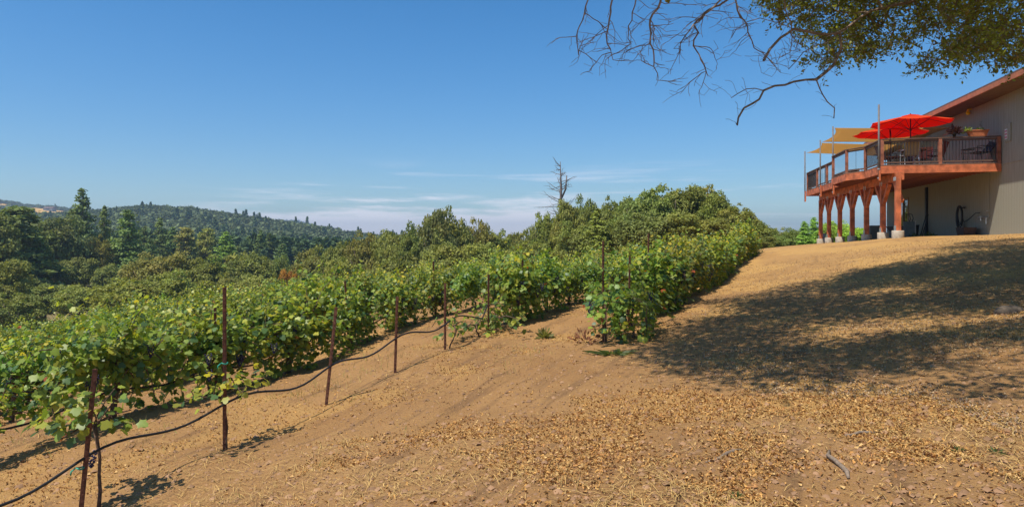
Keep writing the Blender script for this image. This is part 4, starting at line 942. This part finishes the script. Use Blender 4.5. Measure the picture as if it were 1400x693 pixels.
    MB().add([(-.2,-.33,0),(.2,-.33,0),(.2,.33,0),(-.2,.33,0),(-.25,-.40,.36),(.25,-.40,.36),(.25,.40,.36),(-.25,.40,.36),(-.21,-.36,.36),(.21,-.36,.36),(.21,.36,.36),(-.21,.36,.36),(-.18,-.31,.1),(.18,-.31,.1),(.18,.31,.1),(-.18,.31,.1)],
             [(3,2,1,0),(0,1,5,4),(1,2,6,5),(2,3,7,6),(3,0,4,7),(4,5,9,8),(5,6,10,9),(6,7,11,10),(7,4,8,11),(8,9,13,12),(9,10,14,13),(10,11,15,14),(11,8,12,15),(12,13,14,15)]).build('body', W['brown_tub'], o)
    g = bg(3.7, 5.6); o = bempty('concrete_slab', 3.75, 5.6, g, 'low concrete slab along the wall under the deck', 'slab')
    MB().box((-.35,-1.9,-.3), (.62,1.9,.09)).build('slab', W['concrete'], o, bevel=.01)
    for i, (s, t) in enumerate(((3.1,4.9),(3.2,4.2),(3.3,3.9),(3.0,5.4))):
        o = bempty('weed', s, t, bg(s, t), 'small green weed growing along the slab under the deck', 'weed', 'weeds under the deck')
        link('leaves', plant_leaves(50, .22, 1.2, M['vine_leaf'], (.12,.16,.05), .09, 40+i), o)
    p = bw(-3.2, 17); o = empty('stone_edging', (p[0], p[1], gz(*p)), 'pale stone edging on the crest left of the deck', 'edging', None, -.1)
    q = MB()
    for k in range(7): q.box((-1.4+k*.42,-.1,-.1), (-1.4+k*.42+.40,.1,.10+.02*(k % 3)))
    q.build('stones', W['concrete'], o, bevel=.03)
under()

# ------------------------------------------------------------------ the oak over the slope (trunk right of the frame)
SH = np.array([-.402,-.361])                 # where the sun stands per metre of height
LT_V = np.array([(0,-.5,0),(.26,-.15,.05),(.22,.25,.05),(0,.55,-.05),(-.22,.25,.05),(-.26,-.15,.05),(0,0,-.02)])
LT_F = [(6,0,1,2),(6,2,3,4),(6,4,5,0)]
def near_oak():
    r = np.random.default_rng(31); g0 = gz(10.2, 9.0)
    o = empty('oak_tree', (10.2, 9.0, g0), 'spreading live oak overhanging the slope at the upper right, with bare dead twigs', 'tree')
    nodes = []; par = []; fixed = []; tipr = []
    def add(p, q, rad=.005, dead=False): nodes.append(np.array(p, float)); par.append(q); tipr.append(rad); fixed.append(dead); return len(nodes)-1
    def path(start, pts, rad=.006, dead=False, step=.22, jit=.02):
        i = start
        for p in pts:
            a = nodes[i]; b = np.array(p, float); n = max(1, int(np.linalg.norm(b-a)/step))
            for k in range(1, n+1): i = add(a+(b-a)*k/n+r.normal(0,jit,3)*(k < n), i, rad, dead)
        return i
    root = add((10.2,9.0,g0-.3), -1); t1 = path(root, [(10.15,9.05,.6),(9.95,9.2,2.0)], jit=.03)
    a = path(t1, [(9.5,10.0,3.5),(8.35,11.6,4.75)], jit=.03)
    L1 = [px3(*q) for q in ((1242,4,12),(1188,16,11.8),(1175,25,11.6),(1161,36,11.5),(1148,45,11.3))]
    l1 = path(a, L1, jit=.012); l1e = path(l1, [px3(*q) for q in ((1121,47,11.1),(1085,40,10.8),(1067,52,10.6),(1053,67,10.5),(1044,83,10.4))], .02, True, .18, .012)
    l2 = path(l1, [px3(*q) for q in ((1150,66,11.35),(1139,90,11.3),(1116,109,11.2))], .026, True, .18, .01)
    l2e = path(l2, [px3(*q) for q in ((1085,112,11.1),(1044,124,11),(1038,136,11),(1017,148,10.9),(1008,171,10.8))], .016, True, .16, .015)
    path(l2, [px3(*q) for q in ((1121,122,11.2),(1125,130,11.2),(1141,148,11.25),(1140,162,11.25))], .010, True, .14, .012)
    n44 = min(range(len(nodes)), key=lambda i: np.linalg.norm(nodes[i]-px3(1044,124,11)))
    path(n44, [px3(1020,122,10.9), px3(1000,134,10.8)], .006, True, .14, .02)
    n88 = min(range(len(nodes)), key=lambda i: np.linalg.norm(nodes[i]-px3(1085,40,10.8)))
    path(n88, [px3(1050,28,10.6), px3(1022,30,10.5), px3(1000,52,10.4)], .006, True, .15, .03)
    path(l1, [px3(1128,60,11.2), px3(1098,72,11.1), px3(1078,95,11)], .007, True, .15, .03)
    l3 = path(t1, [(9.2,9.0,3.6),(7.6,8.6,4.9),(5,8.4,5.5)], jit=.04); l3b = path(l3, [(2.9,8.5,5.0),(1.4,8.6,4.3),(.4,8.6,3.9)], .012, True, .22, .04)
    l3c = path(l3, [(4.0,9.6,5.2),(3.6,10.2,4.6),(3.2,10.5,4.2)], .01, True)
    l4 = path(t1, [(10.4,11,4.0),(10.8,15,6.3),(11.4,18,7.2)], jit=.06); l5 = path(t1, [(9.4,9,4.5),(8,10.5,7.2),(5,11.6,8.3),(2.5,12.2,8.6)], jit=.06)
    l6 = path(t1, [(9,7,4),(6.5,5.6,5.2),(3.5,4.6,5.6),(1.2,3.6,5.6)], jit=.06); l7 = path(t1, [(11.5,9.8,4.2),(13.6,11.5,6),(15,14,7)], jit=.06)
    l8 = path(t1, [(10.6,7.4,4),(11.5,4.5,5.8)], jit=.06)
    # hanging dead twigs
    def near(p): p = np.array(p); return min(range(len(nodes)), key=lambda i: np.linalg.norm(nodes[i]-p))
    def twig(pts, Z, dens=1.0, L=.42):
        P3 = [px3(x, y, Z+.03*j) for j, (x, y) in enumerate(pts)]; s0 = near(P3[0]+np.array([.15,0,.7])); b0 = len(nodes)
        path(s0, P3, .0035, True, .07, .012)
        main = list(range(b0, len(nodes)))
        for i in main:
            if nodes[i][2] > .37*nodes[i][1] or r.random() > .66*dens: continue
            def sub(i, d, L, lev):
                j = i
                for k in range(max(2, int(L/.07))):
                    d = unit(d+r.normal(0,.20,3)*np.array([1,1,.8])+np.array([0,0,-.05])); j = add(nodes[j]+d*.07, j, .0028 if lev < 2 else .0022, True)
                    if lev < 2 and r.random() < .5: sub(j, unit(d+np.array([r.normal(0,.9), r.normal(0,.7), r.normal(0,.5)])), L*.5, lev+1)
            sub(i, unit(np.array([r.normal(0,1), r.normal(0,.6), -.35+r.normal(0,.4)])), L*r.uniform(.4,1.15), 0)
    twig([(803,-60),(804,0),(797,27),(788,50),(791,76)], 8.6)
    twig([(838,-60),(837,0),(833,27),(829,50),(838,82)], 8.7, 1.3)
    twig([(905,-50),(903,3),(889,27),(889,54),(894,76),(898,110)], 8.9, .9, .5)
    twig([(1015,-40),(995,0),(963,18),(948,34),(955,45),(948,63),(958,82),(968,105)], 9.4, 1.15, .55)
    twig([(948,34),(930,60),(925,75)], 9.4, 1.2, .4)
    twig([(1000,-30),(1008,14),(1022,36),(1031,66)], 9.8, 1.0)
    twig([(872,-50),(868,8),(859,36),(863,60)], 8.8, 1.0)
    twig([(1070,-10),(1078,25),(1083,50),(1080,80)], 10.4, .7, .3)
    for i in [k for k in range(len(nodes)) if fixed[k] and np.linalg.norm(nodes[k]-px3(1060,115,11)) < 1.3 and nodes[k][2] < .30*nodes[k][1]]:
        if r.random() < .92:
            j = i; d = unit(np.array([r.normal(-.4,.6), r.normal(0,.5), .8*r.choice((1,1,-.4))]))
            for k in range(int(r.integers(3,9))): d = unit(d+r.normal(0,.3,3)); j = add(nodes[j]+d*.055, j, .0028, True)
    # leaf clusters: those that shade the slope, out of frame, and those hanging into it
    FOL = np.array([(1005,-40),(1040,4),(1078,26),(1098,60),(1118,88),(1140,90),(1165,76),(1190,72),(1215,66),(1232,78),(1262,92),(1280,106),(1292,82),(1330,84),(1350,88),(1380,92),(1402,90),(1500,90),(1500,-60),(1050,-60)], float)
    cl = []
    while len(cl) < 1950:
        x, y = r.uniform(0,18), r.uniform(2.5,22)
        if not inpoly(np.array([x]), np.array([y]), OAK_SHADE)[0]: continue
        gap = fbm(np.array([x*.42]), np.array([y*.42]), 12, 3)[0]
        if gap < .39 and r.random() < .93: continue
        skip = False
        for gx, gy, ga, gb in ((4.9,9.8,1.15,.95),(3.7,6.6,.6,.4),(6.7,9.4,.9,.5),(5.0,15.8,.9,.6),(7.5,13.5,.8,.5)):
            if ((x-gx)/ga)**2+((y-gy)/gb)**2 < 1 and r.random() < .92: skip = True
        if skip: continue
        h = r.uniform(4.6, 9.6); g = float(-1.3+.08*x); p = np.array([x+SH[0]*h, y+SH[1]*h, g+h])
        if p[1] > .5:
            qx = 700+F*p[0]/p[1]; qy = 330-F*p[2]/p[1]
            if -60 < qx < 1450 and qy > -45: continue
        cl.append((p, 0))
    n2 = 0
    while n2 < 700:
        x = r.uniform(1040,1480); y = r.uniform(-60,120)
        if not inpoly(np.array([x]), np.array([y]), FOL)[0]: continue
        v = fbm(np.array([x/38]), np.array([y/38]), 15, 3)[0]
        if v < (.38 if x < 1230 else .43) or (x < 1150 and y > 20 and r.random() < .35): continue
        Z = r.uniform(11.9 if x < 1260 else 10.8, 15.0); cl.append((px3(x, y, Z), 1)); n2 += 1
    A = np.array([nodes[i] for i in range(len(nodes)) if not fixed[i]]); Ai = [i for i in range(len(nodes)) if not fixed[i]]
    key = [np.min(np.linalg.norm(A-c[0], axis=1)) for c in cl]
    buf = np.zeros((40000,3)); bi = np.zeros(40000, int); m = len(A); buf[:m] = A; bi[:m] = Ai
    LP = []; LK = []
    for k in np.argsort(key):
        p, kind = cl[k]; d = np.linalg.norm(buf[:m]-p, axis=1)+.15*np.maximum(buf[:m,2]-p[2], 0); j = int(np.argmin(d)); i = bi[j]; q = nodes[i]
        if np.linalg.norm(p-q) > 2.8: continue
        n = max(1, int(np.linalg.norm(p-q)/.3))
        for s in range(1, n+1):
            i = add(q+(p-q)*s/n+r.normal(0,.03,3)*(s < n)+np.array([0,0,.08*math.sin(math.pi*s/n)]), i, .0035); buf[m] = nodes[i]; bi[m] = i; m += 1
        LP.append(p); LK.append(kind)
    # branch radii from the tips inward
    nn = len(nodes); acc = np.zeros(nn); kids = [[] for _ in range(nn)]
    for i in range(nn):
        if par[i] >= 0: kids[par[i]].append(i)
    rad = np.zeros(nn)
    for i in range(nn-1, -1, -1):
        rad[i] = max(tipr[i], acc[i]**(1/2.35)) if acc[i] > 0 else tipr[i]
        if par[i] >= 0: acc[par[i]] += rad[i]**2.35*(.35 if fixed[i] and not fixed[par[i]] else 1)
    rad = np.minimum(rad, .42); sc = .36/max(rad[root], .01); rad = np.where(rad > .03, .03+(rad-.03)*min(sc,1.0), rad)
    chains = []; stack = [(root, None)]
    while stack:
        i, pr = stack.pop(); ch = [pr] if pr is not None else []; ch.append(i)
        while kids[i]:
            ks = sorted(kids[i], key=lambda k: -rad[k])
            for k in ks[1:]: stack.append((k, i))
            i = ks[0]; ch.append(i)
        if len(ch) > 1: chains.append(ch)
    tb = MB(); lv = MB(); dd = MB()
    for ch in chains:
        own = ch[1] if len(ch) > 1 else ch[0]; big = rad[own]; tgt = tb if big > .10 else (dd if fixed[own] else lv)
        rr = [rad[c] for c in ch]; rr[0] = min(rr[0], rr[1]*1.25)
        tgt.tube([nodes[c] for c in ch], rr, 10 if big > .1 else (6 if big > .015 else 4), big > .05)
    tb.build('trunk', M['oak_bark'], o, True).matrix_parent_inverse = Matrix.Translation((-10.2,-9.0,-g0))
    dd.build('dead_branches', M['dead_wood'], o, True).matrix_parent_inverse = Matrix.Translation((-10.2,-9.0,-g0))
    P = []; D = []; NN = []; S = []; C = []
    for p, k in zip(LP, LK):
        if k:                                 # leaves set along a few short twigs
            q = []; dd_ = []
            for j in range(5):
                d = unit(r.normal(0,1,3)*np.array([1,1,.6])+np.array([0,0,-.15])); L = r.uniform(.22,.42); e = p+r.normal(0,.06,3)
                tw = [e+d*L*f+np.array([0,0,-.10*L*f*f]) for f in (0,.5,1)]; lv.tube(tw, [.004,.003,.002], 4, False)
                for f in np.linspace(.15,1,8):
                    sd = unit(np.cross(d, r.normal(0,1,3))); q.append(e+d*L*f+np.array([0,0,-.10*L*f*f])+sd*.035); dd_.append(sd*.8+d*.6)
            q = np.array(q); n = len(q); P.append(q); D.append(np.array(dd_))
        else:
            n = 62; q = p+r.normal(0,1,(n,3))*np.array([.32,.32,.18]); P.append(q); D.append(r.normal(0,1,(n,3))+np.array([0,0,-.3]))
        NN.append(unit(r.normal(0,.6,(n,3))+np.array([0,0,.8])))
        S.append(r.uniform(.05,.085,n) if k else r.uniform(.08,.13,n))
        c = np.array([.30,.35,.075])*r.uniform(.6,1.3)*r.uniform(.6,1.35,(n,1)); w = r.random(n) < .15; c[w] = np.array([.30,.22,.05]); C.append(c)
    V, Fl, T, Cc = scatter(LT_V, LT_F, np.concatenate(P), basis(np.concatenate(D), np.concatenate(NN)), np.concatenate(S), np.concatenate(C))
    lv.build('branches', M['oak_bark'], o, True).matrix_parent_inverse = Matrix.Translation((-10.2,-9.0,-g0))
    me = mesh_np('crown', V, Fl, T, M['near_oak_leaf'], Cc); c = link('crown', me, o); c.matrix_parent_inverse = Matrix.Translation((-10.2,-9.0,-g0))
near_oak()

# ------------------------------------------------------------------ litter on the ground
def in_view(n, zmin, zmax, r, wide=1.12):
    n = int(n*1.3); zmin = 2.3
    Z = np.exp(r.uniform(math.log(zmin), math.log(zmax), n)); X = r.uniform(-wide, wide, n)*Z; return X, Z
def ground_normal(x, y, e=.15): return unit(np.stack([-(hz(x+e,y)-hz(x-e,y))/(2*e), -(hz(x,y+e)-hz(x,y-e))/(2*e), np.ones(len(x))], -1))
def surf(x, y): 
    near_ = 1-smooth(25,45,np.hypot(x,y)); z = hz(x,y)+near_*((fbm(x*1.3,y*1.3,2)-.5)*.10+(fbm(x*5,y*5,4,3)-.5)*.05)
    n = (x+3.0)*-RN[0]-(y-7.1)*RN[1]
    for c in (.75, 2.0): z = z-near_*.035*np.exp(-((n-c+.15*(noise2(x*.4,y*.4,9)-.5))/.16)**2)
    return z
def litter():
    r = np.random.default_rng(77)
    LV = np.array([(-.5,-.5,.10),(.5,-.4,.42),(.42,.5,.05),(-.45,.45,.38),(0,0,-.08)]); LFc = [(0,1,4),(1,2,4),(2,3,4),(3,0,4)]
    x, y = in_view(360000, 2.9, 24, r); m = litter_mask(x, y); left = (x < -1.5-.02*y)
    keep = r.random(len(x)) < np.clip(m*1.05+.03, 0, 1)*np.where(left, .45, 1); x, y, m = x[keep], y[keep], m[keep]; n = len(x)
    nm = unit(ground_normal(x, y)+r.normal(0,.38,(n,3))); S = (.009+np.minimum(r.exponential(.0075,n),.018))[:,None]*np.stack([r.uniform(.3,.7,n), r.uniform(.8,1.5,n), np.ones(n)], -1)
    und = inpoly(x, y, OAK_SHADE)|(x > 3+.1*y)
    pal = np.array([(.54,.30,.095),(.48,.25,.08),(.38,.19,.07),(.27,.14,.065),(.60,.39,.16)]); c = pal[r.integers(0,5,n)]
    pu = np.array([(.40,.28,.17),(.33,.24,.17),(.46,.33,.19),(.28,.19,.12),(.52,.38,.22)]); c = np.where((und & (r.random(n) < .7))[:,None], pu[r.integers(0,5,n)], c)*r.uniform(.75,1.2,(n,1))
    V, Fl, T, C = scatter(LV, LFc, np.stack([x, y, surf(x,y)+.008], -1), basis(r.normal(0,1,(n,3)), nm), S, c)
    tag(link('fallen_leaves', mesh_np('fallen_leaves', V, Fl, T, M['litter'], C)), 'dry fallen oak leaves and chips strewn over the bare slope', 'leaf litter', kind='stuff')
    x, y = in_view(60000, 2.9, 30, r); keep = r.random(len(x)) < np.clip(smooth(.48,.62,fbm(x*.8,y*.8,21))*1.0+.06, 0, 1); x, y = x[keep], y[keep]; n = len(x)
    SV = np.array([(-.5,-.5,0),(.5,-.5,0),(.5,.1,.05),(-.5,.1,.05),(.5,.5,-.02),(-.5,.5,-.02)]); SF = [(0,1,2,3),(3,2,4,5)]
    S = np.stack([r.uniform(.002,.0042,n), .04+np.minimum(r.exponential(.05,n),.2), np.full(n,.15)], -1)
    V, Fl, T, C = scatter(SV, SF, np.stack([x, y, surf(x,y)+.014], -1), basis(r.normal(0,1,(n,3))*np.array([1,1,.12]), ground_normal(x,y)), S, np.array([.62,.41,.15])*r.uniform(.55,1.15,(n,1)))
    tag(link('straw', mesh_np('straw', V, Fl, T, M['litter'], C)), 'pale straw stalks scattered in patches on the soil', 'straw', kind='stuff')
    # small clods
    x, y = in_view(26000, 2.9, 16, r); n = len(x); OV = np.array([(1,0,0),(-1,0,0),(0,1,0),(0,-1,0),(0,0,.8),(.7,.7,.35),(-.7,.6,.4)],float)
    OF = [(0,5,4),(5,2,4),(2,6,4),(6,1,4),(1,3,4),(3,0,4)]
    S = r.exponential(.007,n)+.004
    V, Fl, T, C = scatter(OV, OF, np.stack([x,y,surf(x,y)-.001],-1), basis(r.normal(0,1,(n,3))*np.array([1,1,.05]), ground_normal(x,y)), np.minimum(S,.035), np.array([.36,.21,.115])*r.uniform(.65,1.15,(n,1)))
    tag(link('soil_clods', mesh_np('soil_clods', V, Fl, T, M['litter'], C)), 'small clods of dry soil on the slope', 'clods', kind='stuff')
    # thin dry grass in the vineyard alleys
    n = 26000; k = r.integers(1,7,n); t = r.uniform(-5,20,n); dn = r.uniform(.25,1.95,n)
    x = -3+RN[0]*(RS*(k-1)-dn+.0)+RD[0]*t; y = 7.1+RN[1]*(RS*(k-1)-dn)+RD[1]*t; dens = smooth(.45,.62,fbm(x*.9,y*.9,33)); keep = (r.random(n) < dens*np.where(k == 1, .25, 1)) & (y > 3); x, y = x[keep], y[keep]; n = len(x)
    GV = np.array([(-.5,0,0),(.5,0,0),(.3,.6,.03),(-.3,.6,.03),(0,1,.16)]); GF = [(0,1,2,3),(3,2,4)]
    up = unit(np.array([0,0,1])+r.normal(0,.45,(n,3))); S = np.stack([r.uniform(.004,.007,n), r.uniform(.04,.15,n), np.full(n,.1)],-1)
    c = np.where((r.random(n) < .35)[:,None], np.array([.19,.24,.06]), np.array([.52,.40,.13]))*r.uniform(.7,1.15,(n,1))
    V, Fl, T, C = scatter(GV, GF, np.stack([x,y,surf(x,y)-.005],-1), basis(up, r.normal(0,1,(n,3))), S, c)
    tag(link('dry_grass', mesh_np('dry_grass', V, Fl, T, M['litter'], C)), 'sparse dry yellow grass in the alleys between the vine rows', 'grass', kind='stuff')
litter()
def at_ground(px, y, z0=-1.4):
    z = z0
    for _ in range(30):
        Z = -z*F/(y-330); z = .5*z+.5*float(surf(np.array([(px-700)/F*Z]), np.array([Z]))[0])
    return np.array([(px-700)/F*Z, Z, z])
def stick_piece(a, b, r0, label):
    p = at_ground(*a); q = at_ground(*b); m = (p+q)/2+np.array([0,0,.012]); d = q-p; s = np.cross(d, [0,0,1])*.06
    w = MB(); w.tube([p+[0,0,r0*.6], p+d*.25+s+[0,0,r0], m+s*.5+[0,0,r0], p+d*.8-s*.4+[0,0,r0], q+[0,0,r0*.7]], [r0*.5,r0*.95,r0,r0*1.1,r0*.6], 7)
    c = (p+q)/2
    ob = w.build('dry_stick', M['stick'], None, True); ob.data.transform(Matrix.Translation(-Vector(c))); ob.location = c; tag(ob, label, 'stick', 'dry sticks on the soil')
stick_piece((965,633), (1014,616), .013, 'grey curved piece of dead wood lying flat in the bare soil, left of the other')
stick_piece((1134,617), (1160,655), .014, 'thicker grey dead stick pointing at the camera in the bare soil')
stick_piece((1152,596), (1196,592), .010, 'thin pale stick lying farther back by the edge of the shade')
def rock():
    p = at_ground(1378, 428, -.7); r = np.random.default_rng(8); b = MB(); b.ball((0,0,0), .15, 14, 10, (1.3,.9,.7))
    b.v = [tuple(np.array(v)*(1+.28*(noise2(v[0]*7+9, v[1]*7+v[2]*9, 3)-.5))) for v in b.v]
    o = b.build('rock', M['rock'], None, True); o.location = (p[0], p[1], p[2]+.02); tag(o, 'weathered brown rock half buried in leaves at the right edge of the shade', 'rock')
rock()
for i, (px, y, lab, sz) in enumerate(((1310,618,'low green weed tuft in the leaves at the bottom right',.04),(1362,620,'brighter green weed tuft nearest the right bottom corner',.05),(1008,680,'tiny green sprout at the bottom edge of the photo',.04),(838,484,'flat green vine shoot creeping on the dirt below the straggling vine',.22),(745,462,'sparse yellow-green weed clump between two vine rows',.16))):
    p = at_ground(px, y); o = empty('weed', p, lab, 'weed', 'weeds on the open slope')
    l = link('leaves', plant_leaves(26 if i < 3 else (70 if i == 3 else 90), sz, 1.0 if i != 3 else .3, M['vine_leaf'], (.11,.15,.045) if i < 4 else (.24,.24,.08), sz*(.5 if i != 3 else .4), 60+i), o)
    if i == 3: l.scale = (1.8,1,.8)
def dead_leaves():
    p = at_ground(800, 470); o = empty('weed', p, 'withered reddish brown sucker leaves at the foot of the straggling vine', 'weed', 'weeds on the open slope')
    link('leaves', plant_leaves(80, .30, .9, M['litter'], (.20,.085,.045), .07, 90), o)
dead_leaves()

# ------------------------------------------------------------------ air, sky, sun, camera
def haze():
    b = MB().box((-2300,-200,-80), (2300,3300,90)); o = b.build('haze', None); o.data.materials.clear()
    m = bpy.data.materials.new('haze_air'); m.use_nodes = True; nt = m.node_tree; nt.nodes.clear()
    out = nt.nodes.new('ShaderNodeOutputMaterial'); v = nt.nodes.new('ShaderNodeVolumePrincipled')
    v.inputs['Color'].default_value = (.62,.80,1.0,1); v.inputs['Density'].default_value = HAZE; v.inputs['Anisotropy'].default_value = .3
    nt.links.new(v.outputs[0], out.inputs['Volume']); o.data.materials.append(m)
    tag(o, 'thin pale blue summer haze over the valley', 'haze', kind='stuff')
HAZE = .00040
haze()
SUN_D = np.array([.744*.4756,.668*.4756,-.8797])
sl = bpy.data.lights.new('sun', 'SUN'); sl.energy = 4.2; sl.angle = R(.53); sl.color = (1.0,.93,.82)
so = bpy.data.objects.new('sun', sl); COL.objects.link(so); so.rotation_euler = Vector(SUN_D).to_track_quat('-Z', 'Y').to_euler(); so.location = (-20,-20,40)
w = bpy.data.worlds.new('World'); scene.world = w; w.use_nodes = True; nt = w.node_tree
bgn = nt.nodes['Background']; sky = nt.nodes.new('ShaderNodeTexSky'); sky.sky_type = 'NISHITA'; sky.sun_disc = False
sky.sun_elevation = R(61.6); sky.sun_rotation = math.atan2(-.744,-.668); sky.altitude = 600; sky.air_density = 1.0; sky.dust_density = .6; sky.ozone_density = 3.0
hs = nt.nodes.new('ShaderNodeHueSaturation'); hs.inputs['Saturation'].default_value = 1.36; hs.inputs['Hue'].default_value = .499; nt.links.new(sky.outputs[0], hs.inputs['Color'])
tc = nt.nodes.new('ShaderNodeTexCoord'); sp = nt.nodes.new('ShaderNodeSeparateXYZ'); nt.links.new(tc.outputs['Generated'], sp.inputs[0])
def mth(op, a, b, c=None):
    n = N(nt, 'ShaderNodeMath', operation=op)
    for s, v in zip(n.inputs, (a, b, c)):
        if v is None: continue
        if isinstance(v, (int, float)): s.default_value = v
        else: nt.links.new(v, s)
    return n.outputs[0]
def cloud_noise(scale, loc):
    mp = nt.nodes.new('ShaderNodeMapping'); mp.inputs['Scale'].default_value = scale; mp.inputs['Location'].default_value = loc; nt.links.new(tc.outputs['Generated'], mp.inputs[0])
    cn = N(nt, 'ShaderNodeTexNoise', Scale=1.0, Detail=8, Roughness=.58); nt.links.new(mp.outputs[0], cn.inputs['Vector']); return cn.outputs['Fac']
Z_, X_ = sp.outputs['Z'], sp.outputs['X']
v1 = mth('MULTIPLY_ADD', Z_, -7.0, mth('ADD', cloud_noise((5,5,46), (.3,.1,.4)), .36))     # a low bank with a ragged top
bank = mth('MULTIPLY', mth('MULTIPLY', ramp(nt, v1, .43, .62), ramp(nt, X_, .16, .02)), mth('MULTIPLY', ramp(nt, X_, -.48, -.30), .62))
wisp = mth('MULTIPLY', mth('MULTIPLY', ramp(nt, cloud_noise((4,4,75), (2.3,.7,1.4)), .53, .72), mth('MULTIPLY', ramp(nt, Z_, .125, .07), ramp(nt, X_, -.5, -.25))), .36)
fac = mth('MAXIMUM', bank, wisp)
skyc = mixc(nt, 1.0, hs.outputs[0], mixc(nt, ramp(nt, Z_, -.02, .30), (.74,.80,.84), (1,1,1)), 'MULTIPLY')
sc = mixc(nt, fac, skyc, (10.0,9.0,9.6))
nt.links.new(sc, bgn.inputs['Color']); bgn.inputs['Strength'].default_value = .11
cam = bpy.data.cameras.new('camera'); co = bpy.data.objects.new('camera', cam); COL.objects.link(co)
cam.sensor_width = 36; cam.lens = 36*F/1400; cam.shift_y = -16.5/1400; cam.clip_end = 6000; cam.clip_start = .05
co.location = (0,0,0); co.rotation_euler = (R(90),0,0); scene.camera = co
vs_ = scene.view_settings; vs_.view_transform = 'Standard'; vs_.look = 'None'; vs_.exposure = .42; vs_.gamma = 1; vs_.use_curve_mapping = False
cy = scene.cycles; cy.max_bounces = 8; cy.diffuse_bounces = 6; cy.glossy_bounces = 2; cy.transmission_bounces = 4; cy.transparent_max_bounces = 6; cy.volume_bounces = 0
cy.use_denoising = True; cy.denoiser = 'OPENIMAGEDENOISE'; cy.sample_clamp_indirect = 6
